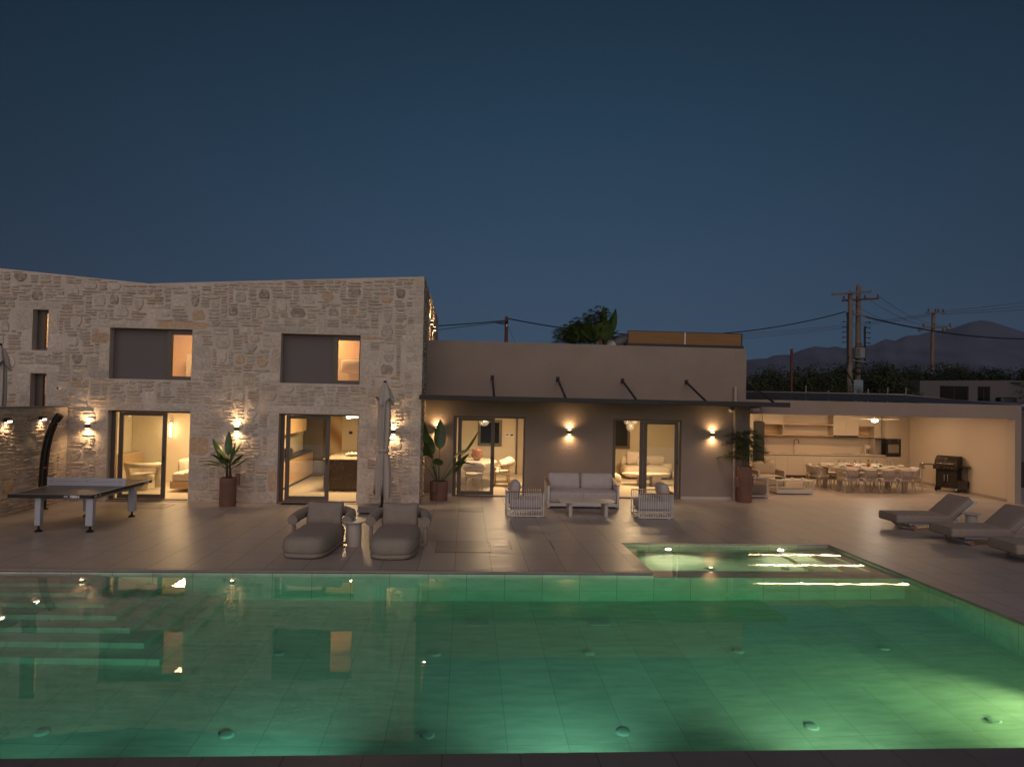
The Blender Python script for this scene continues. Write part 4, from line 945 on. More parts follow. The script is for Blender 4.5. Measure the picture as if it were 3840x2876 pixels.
def niche(x0, x1, z0, z1):
    g = G(); g.box(x0,x1,U0,U1,z0-.03,z0); g.box(x0,x1,U0,U1,z1,z1+.02); obj('shelf', g, m_oak, t)
    g = G(); g.box(x0+.012,x1-.012,U1-.02,U1-.004,z0+.001,z1-.001); obj('niche_back', g, m_oak, t); obj('niche_side', G().box(x0,x0+.011,U0,U1-.001,z0,z1).box(x1-.011,x1,U0,U1-.001,z0,z1), m_cab, t)
niche(11.30,12.10,1.64,2.03); niche(15.08,15.72,1.64,2.01)
g = G().box(12.10,14.10,U0,U1,1.62,1.655).box(12.10,14.10,U0,U1,2.03,2.075); obj('shelf', g, m_oak, t); obj('niche_side', G().box(14.08,14.099,U0,U1,1.656,2.029).box(14.08,14.099,U0,U1,2.076,2.575).box(12.101,12.115,U0,U1,1.656,2.029), m_cab, t)
obj('end_panel', G().box(15.722,15.98,U0-.0,U0+.02,1.58,2.575).box(15.722,15.745,U0+.021,U1,.95,2.575), m_cab, t)
t = thing('refrigerator', 'tall dark refrigerator left of the summer kitchen worktop', 'refrigerator', (11.06,YF-.02,0)); obj('door', G().bbox(-.215,.205,-.02,.04,.62,2.12,.008), m_dark, t); obj('door', G().bbox(-.215,.205,-.02,.04,.06,.61,.008), m_dark, t); obj('cabinet', G().bbox(-.21,.20,.041,.58,.0,2.12,.006), m_black, t); obj('side_panel', G().box(-.36,-.22,.0,.05,0,2.5), m_cab, t)
t = thing('oven', 'black built in oven with window in the tall kitchen cabinet', 'oven', (16.33,YF-.002,.94)); obj('door', G().bbox(-.29,.29,-.02,.3,0,.50,.005), m_black, t); obj('control_panel', G().bbox(-.29,.29,-.02,.3,.505,.62,.005), m_dark, t)
for s in (-1,1): obj('knob', G().lathe([(.022,0),(.02,.02),(0,.022)], n=16, T=Matrix.Translation((s*.17,-.02,.56)) @ Matrix.Rotation(PI/2,4,'X')), m_steel, t, 'auto')
obj('window', G().box(-.21,.21,-.024,-.0205,.10,.42), M('oven_window',(.22,.19,.15),.15), t); obj('handle', G().tube([(-.24,-.05,.455),(.24,-.05,.455)], .008, 8), m_steel, t)
t = thing('range_hood', 'slim dark extractor hood under the wall cabinets', 'hood', (14.59,U0,1.60)); obj('hood_body', G().bbox(-.48,.48,-.01,.3,0,.055,.004), m_black, t); obj('control_strip', G().box(-.42,-.30,-.0125,-.0102,.02,.035), m_steel, t)
t = thing('kitchen_tap', 'tall arched dark kitchen tap on the pavilion worktop', 'tap', (12.60,26.35,.945)); arc = [(0,0,0),(0,0,.44)] + [(.09-.09*math.cos(a),0,.44+.09*math.sin(a)) for a in [PI*k/8 for k in range(1,8)]] + [(.18,0,.44),(.18,0,.36)]
obj('spout', G().tube(arc, .014, 10), m_dark, t, True); obj('body', G().cyl(0,0,0,.30,.02,14).tube([(0,0,.32),(.18,0,.33)], .006, 6).tube([(0,0,.09),(.05,-.03,.11)], .008, 6), m_steel, t, 'auto')
o = obj('sink', G().box(12.0,13.1,26.06,26.42,.9455,.949), m_steel); tag(o, 'flush steel sink set in the pavilion worktop', 'sink')
o = obj('cooktop', G().bbox(14.12,14.92,26.06,26.50,.9455,.951,.002), M('glass_ceramic',(.015,.014,.014),.08)); tag(o, 'black glass cooktop under the extractor hood', 'cooktop')
t = thing('coffee_maker', 'white filter coffee maker on the pavilion worktop', 'coffee maker', (15.45,26.30,.945)); g = G().bbox(-.10,.10,-.09,.09,.22,.36,.02).bbox(-.10,-.06,-.08,.08,.03,.22,.01).bbox(-.10,.10,-.09,.09,0,.03,.01); obj('body', g, m_cream, t); obj('jug', G().lathe([(.05,.035),(.06,.08),(.058,.14),(.045,.17)], n=20, T=Matrix.Translation((.02,-.01,0))), m_glass, t, True)
def cup(x, y, z, label, group='white cups on saucers'):
    t = thing('cup', label, 'cup', (x,y,z), 0, group); obj('bowl', G().lathe([(.022,.012),(.036,.03),(.040,.065),(.037,.065),(.033,.03),(0,.018)], n=16), M('white_china',(.72,.70,.66),.25), t, 'auto'); obj('handle', G().tube([(.038,0,.055),(.06,0,.05),(.06,0,.03),(.036,0,.025)], .004, 6), M('white_china',(.72,.70,.66),.25), t); obj('saucer', G().lathe([(.03,.0),(.07,.010),(.07,.013),(.03,.006),(0,.006)], n=20), _mats['white_china'], t, 'auto'); return t
cup(15.08,26.25,.945,'left white cup on the pavilion worktop beside the coffee maker'); cup(15.26,26.25,.945,'right white cup on the pavilion worktop touching the coffee maker')
socket(11.36,YB-.012,1.36,'dark wall socket beside the refrigerator',0,m_black,.07)
# ceiling fan
t = thing('ceiling_fan', 'ceiling fan with white lamp and thin blades over the dining table', 'ceiling fan', (14.03,23.4,2.31))
obj('rod', G().cyl(0,0,.06,.27,.012,10), m_white, t); obj('motor', G().lathe([(.0,.09),(.06,.08),(.09,.05),(.09,.03),(.07,.02)], n=24), m_white, t, 'auto')
obj('lamp', G().lathe([(.105,.02),(.10,-.02),(.06,-.05),(0,-.06)], n=24), emis('fan_lamp',(1,.90,.80),22), t, True)
point(t, (0,0,-.09), 42, (1,.80,.60), .08)
for k in range(3):
    a = .02 + k*2*PI/3; g = G().add([(.08,-.03,.045),(.86,-.055,.045),(.88,.0,.05),(.86,.055,.055),(.08,.03,.055),(.08,-.03,.038),(.86,-.055,.038),(.88,0,.042),(.86,.055,.047),(.08,.03,.047)],[(0,1,2,3,4),(9,8,7,6,5),(0,5,6,1),(1,6,7,2),(2,7,8,3),(3,8,9,4),(4,9,5,0)], Matrix.Rotation(a,4,'Z')); obj('blade', g, m_cream, t)
# dining table and chairs
m_rope = M('woven_rope', (.27,.21,.155), .85, bump=.5, scale=300, dist=.002); m_dch = M('sand_metal', (.33,.265,.20), .5)
t = thing('dining_table', 'long rounded outdoor dining table laid for dinner under the pavilion', 'dining table', (13.52,23.05,0))
N = 60; pl = []
for k in range(N): a = 2*PI*k/N; pl.append((math.copysign(abs(math.cos(a))**.38, math.cos(a))*1.42, math.copysign(abs(math.sin(a))**.55, math.sin(a))*.66))
obj('tabletop', G().prism(pl,'z',.72,.75), M('table_slab',(.50,.40,.29),.35), t)
for x, y in ((-1.25,-.62),(1.02,-.52),(-1.25,.3),(1.05,.45)): obj('leg', G().add([(x-.05,y-.05,0),(x+.05,y-.05,0),(x+.05,y+.05,0),(x-.05,y+.05,0),(x-.09,y-.05,.719),(x+.09,y-.05,.719),(x+.09,y+.05,.719),(x-.09,y+.05,.719)],[(0,3,2,1),(0,1,5,4),(1,2,6,5),(2,3,7,6),(3,0,4,7)]), m_dch, t)
obj('under_frame', G().bbox(-1.15,1.05,-.40,-.35,.66,.719,.004).bbox(-1.15,1.05,.35,.40,.66,.719,.004), m_dch, t)
def dchair():   # faces +y, back at -y
    t = thing('dining_chair', '', 'dining chair')
    for s in (-1,1):
        for q, y in ((-1,-.22),(1,.24)):
            obj('leg', G().tube([(s*.22,y*.9,.40),(s*.28,y*1.12+ .02*q,0.0)], [.017,.013], 8), m_dch, t, 'auto')
    obj('seat_frame', G().tube([(-.25,-.22,.40),(.25,-.22,.40),(.25,.24,.40),(-.25,.24,.40)], .016, 8, closed=True), m_dch, t, 'auto')
    obj('seat_cushion', G().cush(0,.02,.44,.48,.46,.07,.03,.01,n=4), m_fabric_l, t, True)
    def bp(a, z): # back shell, a from -1..1 around
        ang = a*1.75; rx, ry = .29+.03*(z-.4)/.35, .27+.05*(z-.4)/.35; return (rx*math.sin(ang), .02-ry*math.cos(ang)*1.0, z)
    g = G(); n = 26
    def rim(a): return .745 - .20*max(0, abs(a)-.35)**1.3
    for zf in (0, .5, 1): g.tube([bp(-1+2*k/n, .42 + (rim(-1+2*k/n)-.42)*zf) for k in range(n+1)], .014 if zf != .5 else .010, 6)
    rt = obj('back_frame', g, m_dch, t, True); g = G()
    for k in range(n):
        a0 = -1+2*(k+.2)/n; a1 = a0 + 1.1/n; sh = .6/n*(1 if k%1==0 else 1)
        for lo, hi, sgn in ((0,.5,-1),(.5,1,1)):
            za, zb = .42+(rim(a0)-.42)*lo, .42+(rim(a0)-.42)*hi; p = [bp(a0-sh*sgn,za), bp(a1-sh*sgn,za), bp(a1+sh*sgn,zb), bp(a0+sh*sgn,zb)]; g.add(p, [(0,1,2,3)])
    obj('rope_back', g, m_rope, t)
    obj('back_cushion', G().cush(0,-.17,.62,.40,.08,.30,.035,.02,n=5,T=Matrix.Rotation(0,4,'X')), m_fabric_l, t, True)
    return t
dc = dchair(); first = True
seats = [(12.38,22.06,0,'front row dining chair nearest the low coffee table'),(13.00,22.06,0,'second dining chair from left in the front row'),(13.60,22.06,0,'third dining chair from left in the front row'),(14.20,22.06,0,'front row dining chair nearest the barbecue'),
 (11.86,23.02,-PI/2+.35,'dining chair at the left head of the table'),(15.02,22.95,PI/2,'dining chair at the right head of the table'),
 (12.70,24.0,PI,'back row dining chair nearest the refrigerator side'),(13.35,24.02,PI,'second dining chair from left in the back row'),(13.95,24.02,PI,'third dining chair from left in the back row'),(14.5,23.98,PI,'back row dining chair nearest the oven'),(12.1,23.75,-PI*.72,'dining chair angled at the back left corner of the table')]
for x, y, rz, l in seats:
    o = dc if first else dup(dc); first = False; o.location = (x,y,0); o.rotation_euler = (0,0,rz); o['label'] = l; o['group'] = 'woven back chairs round the outdoor dining table'
m_china = _mats['white_china']
def setting(x, y, lab):
    t = thing('place_setting', 'white plate and bowl '+lab, 'plates', (x,y,.751), 0, 'place settings on the outdoor dining table')
    obj('plate', G().lathe([(.07,0),(.13,.014),(.13,.018),(.07,.006),(0,.006)], n=24), m_china, t, 'auto'); obj('bowl', G().lathe([(.05,.019),(.09,.045),(.115,.065),(.11,.067),(.08,.045),(0,.03)], n=24), m_china, t, 'auto')
def glass(x, y, lab):
    t = thing('wine_glass', 'clear wine glass '+lab, 'wine glass', (x,y,.751), 0, 'wine glasses on the outdoor dining table')
    obj('stem', G().lathe([(.035,0),(.034,.003),(.004,.008),(.004,.09),(.01,.095)], n=14), m_wg, t, True); obj('bowl', G().lathe([(.01,.095),(.04,.125),(.048,.155),(.036,.215)], n=18), m_wg, t, True)
m_wg = bpy.data.materials.new('wine_glass_clear'); m_wg.use_nodes = True
_n = m_wg.node_tree.nodes; _b = _n['Principled BSDF']; _b.inputs['Base Color'].default_value = (.25,.25,.25,1); _b.inputs['Roughness'].default_value = .04; _b.inputs['Alpha'].default_value = .24; _b.inputs['Specular IOR Level'].default_value = 1.0
for i, x in enumerate((12.52,13.08,13.66,14.22)):
    lab = ('first','second','third','fourth')[i]; setting(x, 22.72, lab+' from left in the front row'); setting(x, 23.40, lab+' from left in the back row'); glass(x+.2, 22.98, lab+' from left, front row'); glass(x+.16, 23.22, lab+' from left, back row')
setting(12.28,23.05,'at the left head of the table'); setting(14.75,23.05,'at the right head of the table')
t = thing('pineapple', 'pineapple standing in the middle of the dining table', 'pineapple', (13.62,23.06,.751)); obj('fruit', G().lathe([(.03,0),(.055,.02),(.065,.08),(.055,.14),(.02,.165)], n=18), M('pineapple_skin',(.28,.16,.05),.7,bump=1,scale=60,dist=.01), t, True)
g = G(); rr = random.Random(2)
for k in range(22): a = k*2.4; e = 1.5-.045*k; d = Vector((math.cos(a)*math.cos(e),math.sin(a)*math.cos(e),math.sin(e))); s_ = Vector((-math.sin(a),math.cos(a),0))*.010; p = Vector((0,0,.155)); g.add([tuple(p-s_),tuple(p+s_),tuple(p+d*(.11+.03*rr.random()))],[(0,1,2)])
obj('crown_leaves', g, m_leaf2, t)
t = thing('strawberry_plate', 'plate of red strawberries left of the pineapple', 'fruit', (13.0,23.1,.751)); obj('plate', G().lathe([(.06,0),(.15,.016),(.14,.018),(0,.006)], n=24), m_china, t, 'auto'); g = G()
for k in range(16): a = k*2.4; q = .025*math.sqrt(k); g.lathe([(0,.0),(.014,.008),(.018,.022),(.0,.035)], q*math.cos(a)*1.1, q*math.sin(a)*1.1, 8, Matrix.Translation((0,0,.012+.012*(k<5))))
obj('strawberries', g, M('strawberry',(.35,.02,.012),.4), t, True)
t = thing('green_fruit', 'small green fruit on the table right of the pineapple', 'fruit', (14.02,23.02,.751)); obj('fruit', G().lathe([(0,0),(.04,.015),(.05,.05),(.03,.085),(0,.09)], n=16), m_leaf, t, True); obj('stalk', G().cyl(0,0,.088,.105,.004,6), m_stem, t)
# barbecue: local x along its front (left to right), y into it; front faces the camera/left
t = thing('barbecue_grill', 'black gas barbecue on wheels with closed lid against the pavilion side wall', 'barbecue', (16.20,22.72,0), -.95)
m_bbq = M('black_enamel', (.035,.027,.02), .3, .2); m_bbq2 = M('dark_brown_steel', (.045,.036,.026), .4, .3)
pr = [(-.24,.90),(-.25,.97),(-.20,1.07),(-.09,1.16),(.04,1.20),(.20,1.18),(.25,1.12),(.26,.90)]
obj('lid', G().prism(pr,'x',-.34,.34), m_bbq, t, 'auto'); obj('lid_handle', G().tube([(-.26,-.30,.94),(.26,-.30,.94)], .013, 10).box(-.25,-.23,-.3,-.24,.93,.95).box(.23,.25,-.3,-.24,.93,.95), m_steel, t); obj('lid_emblem', G().box(-.04,.04,-.198,-.19,1.085,1.12), m_steel, t); obj('thermometer', G().lathe([(.02,0),(.018,.008),(0,.01)], n=14, T=Matrix.Translation((.0,-.232,1.02)) @ Matrix.Rotation(PI/2,4,'X')), m_steel, t)
obj('firebox', G().bbox(-.36,.36,-.25,.26,.76,.899,.01), m_bbq2, t); cp = obj('control_panel', G().bbox(-.37,.37,-.30,-.251,.745,.88,.01), m_bbq, t)
for x in (-.22,-.02,.09,.20): obj('knob', G().lathe([(.028,0),(.024,.025),(0,.027)], n=16, T=Matrix.Translation((x,-.301,.81)) @ Matrix.Rotation(PI/2,4,'X')), M('red_brown_knob',(.20,.06,.03),.35,.5), cp, 'auto')
for s in (-1,1): obj('side_shelf', G().bbox(min(s*.38,s*.68),max(s*.38,s*.68),-.25,.24,.86,.885,.006), m_bbq2, t)
obj('cabinet', G().bbox(-.32,.32,-.18,.24,.14,.745,.006), m_bbq2, t)
for s in (-1,1): d_ = obj('door', G().bbox(min(s*.005,s*.31),max(s*.005,s*.31),-.20,-.181,.17,.73,.004), m_bbq, t); obj('handle', G().bbox(s*.05-.014,s*.05+.014,-.225,-.201,.36,.58,.006), m_steel, d_)
for x, y in ((-.30,-.10),(-.30,.18)): w_ = obj('wheel', G().lathe([(.09,-.022),(.09,.022),(.06,.022),(.055,.0),(.02,.0),(.02,.022),(0,.024)], n=24, T=Matrix.Translation((x-.03,y,.09)) @ Matrix.Rotation(PI/2,4,'Y')), m_black, t, 'auto')
for y in (-.14,.2): c_ = obj('castor', G().cyl(0,0,-.012,.012,.035,16,T=Matrix.Translation((.29,y,.035)) @ Matrix.Rotation(PI/2,4,'X')), m_black, t); obj('fork', G().box(.275,.305,y-.02,y+.02,.065,.14), m_white, c_)
obj('side_leg', G().bbox(.60,.63,-.2,-.17,.10,.859,.004).bbox(.60,.63,.18,.21,.10,.859,.004), m_bbq2, t)
obj('lower_shelf', G().bbox(.321,.63,-.18,.22,.15,.40,.004), m_bbq2, t)
t = thing('ice_bucket_stand', 'steel ice bucket on a thin floor stand left of the barbecue', 'ice bucket', (16.2,24.1,0)); obj('stand', G().lathe([(.15,0),(.15,.01),(.03,.02),(.018,.04),(.018,.62),(.09,.63),(.11,.64)], n=24), m_steel, t, 'auto'); bk = obj('bucket', G().lathe([(.075,.63),(.095,.72),(.105,.83),(.11,.83),(.10,.82),(.07,.65),(0,.64)], n=24), m_steel, t, 'auto')
for s in (-1,1): obj('handle', G().tube([(s*.10,0,.80),(s*.14,0,.80),(s*.14,0,.76),(s*.095,0,.76)], .005, 6), m_steel, bk)
# pavilion lounge: two rope armchairs and a two tier low table
def rchair():
    t = thing('rope_armchair', '', 'armchair')     # faces +y
    g = G(); g.bbox(-.42,.42,-.40,.42,.03,.10,.01); obj('base', g, m_cream, t)
    for s in (-1,1):
        g = G(); g.bbox(s*.44-.02,s*.44+.02,-.40,-.34,.0,.62,.006); g.bbox(s*.44-.02,s*.44+.02,.36,.42,.0,.60,.006); g.bbox(s*.44-.02,s*.44+.02,-.339,.359,.57,.61,.006); g.bbox(s*.44-.02,s*.44+.02,-.339,.359,.03,.07,.006); fr = obj('arm_frame', g, m_cream, t); g = G()
        for k in range(22): y = -.33+.69*k/22; g.tube([(s*.44,y,.07),(s*.44,y,.57)], .008, 5, False)
        obj('rope_side', g, m_rope, fr)
    obj('back_frame', G().bbox(-.44,.44,-.44,-.40,.03,.66,.01), m_cream, t)
    obj('seat_cushion', G().cush(0,.0,.27,.82,.80,.30,.05,.03,n=6), M('sand_fabric',(.48,.39,.29),.95,bump=.3,scale=200,dist=.002), t, True); obj('back_cushion', G().cush(0,-.27,.63,.78,.20,.46,.08,.05,n=6), _mats['sand_fabric'], t, True); return t
r = rchair(); r['label'] = 'sand rope armchair facing the camera behind the low patio table'; r['group'] = 'rope armchairs in the pavilion'; r.location = (10.12,23.1,0); r.rotation_euler = (0,0,PI)
dup(r, (8.62,20.95,0), -PI/2+.0, label='sand rope armchair half hidden behind the terracotta pot')
t = thing('patio_coffee_table', 'low two tier cream table in the pavilion lounge with cups', 'coffee table', (10.28,21.72,0))
obj('tabletop', G().bbox(-.60,.62,-.34,.34,.405,.435,.006), m_cream, t); obj('lower_tier', G().bbox(-.58,.60,-.32,.32,.03,.15,.01), m_cream, t)
for x in (-.57,.59):
    for y in (-.31,.31): obj('leg', G().bbox(x-.02,x+.02,y-.02,y+.02,.151,.404,.003), m_cream, t)
cup(10.30,21.65,.436,'left white cup on the low patio table'); cup(10.62,21.62,.436,'right white cup on the low patio table'); t = thing('bottle', 'dark wine bottle lying on the low patio table', 'bottle', (9.93,21.70,.475), -.35); Tb = Matrix.Rotation(PI/2,4,'Y'); obj('glass_body', G().lathe([(0,-.15),(.036,-.14),(.037,.04),(.014,.08),(.014,.15)], n=18, T=Tb), M('bottle_glass',(.03,.025,.015),.1), t, 'auto'); obj('cap', G().lathe([(.0155,.10),(.0155,.155),(0,.156)], n=14, T=Tb), m_terra, t)
t = thing('magazine', 'open pale magazine on the low patio table under the bottle', 'magazine', (9.9,21.6,.437)); obj('page', G().bbox(-.2,0,-.12,.12,0,.004,.001).bbox(.001,.2,-.12,.12,0,.006,.001), m_china, t); obj('cover', G().box(-.205,.205,-.125,.125,-.001,-.0001), m_dark, t)
# ------------------------------------------------------------------ rooms behind the glass
# room 1: armchair, sofa bed, sideboard, tube sconce
t = thing('round_armchair', 'cream rounded open back armchair behind the left glass door', 'armchair', (-8.95,20.35,0), .3)
A = [(math.cos(a)*.36, math.sin(a)*.33) for a in [PI*1.0+PI*k/14*1.0 for k in range(15)]]
obj('back_hoop', G().tube([(.36,.28,.05),(.36,.28,.40)]+[(x*1.15, y+.1, .72) for x, y in reversed(A)]+[(-.36,.28,.40),(-.36,.28,.05)], .075, 12), m_boucle, t, True); obj('seat', G().cush(0,.1,.40,.60,.56,.16,.07,.02,n=5), m_boucle, t, True); obj('pedestal', G().cyl(0,.1,0,.33,.14,20), m_boucle, t, 'auto')
t = thing('daybed', 'cream daybed with pillow and blanket behind the open glass door', 'daybed', (-8.05,21.2,0)); obj('bed_base', G().bbox(-.05,1.7,-1.1,.2,.10,.30,.01), m_oak, t); obj('mattress', G().cush(.85,-.45,.42,1.75,1.3,.24,.08,.02,n=5), m_boucle, t, True); obj('blanket', G().cush(.95,-.60,.47,1.3,1.05,.22,.08,.02,n=5), M('quilt',(.66,.58,.46),.95,bump=1,scale=70,dist=.01), t, True)
obj('armrest', G().cush(-.18,.55,.50,.30,1.0,.62,.09,.0,n=5), m_boucle, t, True); obj('seat_back', G().cush(.8,.95,.55,1.8,.28,.75,.09,0,n=5), m_boucle, t, True); obj('pillow', G().cush(.25,.58,.80,.50,.18,.46,.07,.05,n=5,T=Matrix.Rotation(0,4,'X')), m_fabric_l, t, True)
t = thing('sideboard', 'low cream sideboard with oak front at the left of the glazed room', 'sideboard', (-10.0,21.5,0)); obj('carcass', G().bbox(-.28,.1,-.4,1.0,.08,.92,.006), m_cab, t); obj('drawer', G().bbox(.101,.115,-.38,.98,.55,.89,.003), m_oak, t)
def partition(par, x0, x1, y0, y1, z1): obj('interior_wall', G().box(x0,x1,y0,y1,.013,z1-.003), m_inwall, par)
t = thing('tube_sconce', 'glowing vertical tube wall light seen through the left glass door', 'wall light', (-9.1,22.6,1.62), 0); obj('tube', G().cyl(0,-.08,-.24,.2,.028,14), emis('tube_lamp',(1,.72,.38),9), t); obj('bracket', G().bbox(-.03,.03,-.11,0,.201,.25,.005).box(-.02,.02,-.05,0,-.2,.2), m_steel, t); point(t, (0,-.2,0), 6, RC, .1)
obj('backing_wall', G().box(-10.29,-6.31,22.61,22.7,.013,2.49), m_inwall, house)
# room 2: kitchen run, island, mural, ring pendant, bottle, bowl
t = thing('indoor_kitchen', 'warm lit kitchen counter and wall cabinets along the left wall', 'kitchen', (0,0,0)); obj('base_cabinet', G().bbox(-5.48,-5.14,19.6,24.4,.10,.88,.004), m_oak, t); obj('worktop', G().bbox(-5.48,-5.10,19.5,24.4,.881,.92,.004), m_dark, t); obj('wall_cabinet', G().bbox(-5.48,-5.12,19.6,23.2,1.62,2.45,.004), m_oak, t); obj('kickboard', G().box(-5.48,-5.2,19.6,24.4,.013,.099), m_dark, t); obj('tall_unit', G().bbox(-5.48,-4.85,24.45,25.3,.013,2.4,.004), m_alu, t)
t = thing('espresso_machine', 'black espresso machine on the indoor kitchen counter', 'coffee machine', (-5.27,21.5,.92)); obj('body', G().bbox(-.11,.11,-.16,.16,0,.24,.03), m_black, t); obj('top_tray', G().cyl(0,0,.24,.26,.11,20), m_steel, t); obj('spout', G().box(.11,.16,-.04,.04,.12,.2), m_steel, t)
t = thing('kitchen_island', 'dark marble kitchen island inside the second glass door', 'kitchen island', (0,0,0))
mm = M('dark_marble', (.05,.036,.022), .25); _n, _l = mm.node_tree.nodes, mm.node_tree.links; _t = _n.new('ShaderNodeTexCoord'); _v = _n.new('ShaderNodeTexVoronoi'); _v.feature = 'DISTANCE_TO_EDGE'; _v.inputs['Scale'].default_value = 3.2; _no = _n.new('ShaderNodeTexNoise'); _no.inputs['Scale'].default_value = 2.5
_mx = _n.new('ShaderNodeVectorMath'); _mx.operation = 'ADD'; _l.new(_t.outputs['Object'], _no.inputs['Vector']); _l.new(_no.outputs['Color'], _mx.inputs[0]); _l.new(_t.outputs['Object'], _mx.inputs[1]); _l.new(_mx.outputs[0], _v.inputs['Vector']); _r = _n.new('ShaderNodeValToRGB'); _r.color_ramp.elements[0].position = 0; _r.color_ramp.elements[0].color = (.16,.09,.04,1); _r.color_ramp.elements[1].position = .022; _r.color_ramp.elements[1].color = (.05,.036,.022,1); _l.new(_v.outputs['Distance'], _r.inputs[0]); _l.new(_r.outputs[0], _n['Principled BSDF'].inputs['Base Color'])
obj('front_slab', G().bbox(-4.05,-2.2,20.75,20.80,.06,.90,.003), mm, t); obj('worktop', G().bbox(-4.08,-2.2,20.72,24.2,.901,.935,.004), M('grey_marble',(.30,.26,.20),.2), t); obj('side_cabinet', G().box(-4.03,-2.22,20.801,24.1,.02,.90), mm, t)
t = thing('fruit_bowl', 'white bowl of pale fruit on the island worktop', 'bowl', (-3.42,21.9,.936)); obj('bowl', G().lathe([(.06,0),(.16,.03),(.22,.06),(.21,.062),(.1,.02),(0,.018)], n=24), m_china, t, 'auto'); g = G()
for k in range(7): a = k*2.4; q = .045*math.sqrt(k); g.lathe([(0,0),(.04,.02),(.045,.05),(0,.09)], q*math.cos(a)*1.3, q*math.sin(a), 10, Matrix.Translation((0,0,.03)))
obj('fruit', g, m_boucle, t, True)
t = thing('wine_bottle', 'rose wine bottle on the island near the right jamb', 'bottle', (-3.10,21.5,.936)); obj('glass_body', G().lathe([(.036,0),(.038,.02),(.038,.18),(.014,.24),(.014,.31)], n=18), M('rose_glass',(.5,.22,.12),.1), t, 'auto'); obj('cap', G().cyl(0,0,.27,.315,.0155,14), m_black, t)
g = G(); rr = random.Random(4); T = None
t = thing('wall_mural', 'sand coloured mural of flowing dunes on the kitchen back wall', 'mural', (0,25.37,0)); mu = M('mural_sand', (.55,.40,.24), .8); _n, _l = mu.node_tree.nodes, mu.node_tree.links; _t = _n.new('ShaderNodeTexCoord'); _w = _n.new('ShaderNodeTexWave'); _w.wave_type = 'BANDS'; _w.bands_direction = 'DIAGONAL'; _w.inputs['Scale'].default_value = .55; _w.inputs['Distortion'].default_value = 7; _w.inputs['Detail'].default_value = 1.5; _w.inputs['Detail Scale'].default_value = .6
_r = _n.new('ShaderNodeValToRGB'); _r.color_ramp.elements[0].color = (.36,.20,.09,1); _r.color_ramp.elements[1].color = (.66,.52,.34,1); _l.new(_t.outputs['Object'], _w.inputs['Vector']); _l.new(_w.outputs[0], _r.inputs[0]); _l.new(_r.outputs[0], _n['Principled BSDF'].inputs['Base Color'])
obj('panel', G().box(-5.45,-4.35,-.012,-.004,.1,2.45), mu, t)
socket(-4.05,25.39,1.47,'black wall switch between the mural and the stairs',0,m_black,.06)
t = thing('ring_pendant', 'glowing globe cluster pendant over the kitchen island', 'pendant lamp', (-3.45,21.9,2.12)); obj('rod', G().cyl(0,0,.05,.37,.008,8), m_steel, t); g = G()
for k in range(5): g.lathe([(0,-.055),(.04,-.04),(.055,0),(.04,.04),(0,.055)], 0, 0, 14, Matrix.Translation((-.14+.07*k,0,.01*k)))
obj('globes', g, emis('globe_lamp',(1,.80,.5),14), t, True)
obj('stair_wall', G().add([(-2.9,24.5,1.2),(-2.9,24.56,1.2),(-2.55,24.56,2.1),(-2.55,24.5,2.1),(-2.85,24.5,1.2),(-2.85,24.56,1.2),(-2.5,24.56,2.1),(-2.5,24.5,2.1)],[(0,1,2,3),(7,6,5,4),(0,4,5,1),(1,5,6,2),(2,6,7,3),(3,7,4,0)]), m_teak, house)
# rooms upstairs
for cx_, l in ((-7.9,'left'),(-3.7,'right')):
    t = thing('upstairs_bed', 'pillow and headboard seen through the upstairs window, '+l, 'bed', (cx_,21.0,2.85)); obj('headboard', G().bbox(-.3,1.3,.2,.35,0,1.05,.02), m_boucle, t); obj('pillow', G().cush(.35,0,.78,.65,.3,.4,.09,.05,n=5), m_boucle, t, True)
socket(-7.15,21.59,4.15,'pale wall switch in the left upstairs room',0,m_cream,.05)
# room 3: dining
def wood_window(par, x0, x1, z0, z1, y, m_in):
    f = .10; g = G().bbox(x0,x1,y-.06,y-.005,z0,z0+f,.004).bbox(x0,x1,y-.06,y-.005,z1-f,z1,.004).bbox(x0,x0+f,y-.06,y-.005,z0+f+.001,z1-f-.001,.004).bbox(x1-f,x1,y-.06,y-.005,z0+f+.001,z1-f-.001,.004); fr = obj('window_frame', g, m_alu, par); obj('glass', G().box(x0+f,x1-f,y-.03,y-.02,z0+f,z1-f), m_in, fr); obj('handle', G().bbox(x0+.04,x0+.06,y-.09,y-.061,(z0+z1)/2-.05,(z0+z1)/2+.05,.003), m_dark, fr)
m_night = M('night_window', (.012,.018,.026), .06)
wood_window(wing, .47, 1.36, 1.03, 2.0, 26.2, m_night)
wood_window(wing, 5.30, 6.22, 1.0, 2.25, 26.4, m_night)
t = thing('control_panel', 'two small white wall control panels in the dining room', 'control panel', (1.64,26.19,1.44)); obj('panel', G().bbox(-.16,-.01,-.02,0,-.07,.08,.004), m_white, t); obj('panel', G().bbox(.01,.17,-.02,0,-.07,.07,.004), m_white, t); obj('screen', G().box(-.13,-.04,-.023,-.0205,.0,.04).box(.04,.14,-.023,-.0205,-.02,.04), m_black, t)
obj('interior_door', G().bbox(1.95,2.75,26.12,26.18,.013,2.15,.004), m_cab, wing); obj('door_casing', G().bbox(1.88,1.945,26.10,26.19,.013,2.2,.004), m_alu, wing)
t = thing('dining_table', 'round edged cream dining table behind the third glass door', 'dining table', (.38,23.0,0)); N = 40
obj('tabletop', G().prism([(.68*math.cos(2*PI*k/N), 1.25*math.sin(2*PI*k/N)) for k in range(N)],'z',.72,.75), M('cream_top',(.62,.54,.42),.25), t); obj('pedestal', G().cyl(0,-.5,0.012,.719,.13,20).cyl(0,.5,.012,.719,.13,20), m_boucle, t, 'auto')
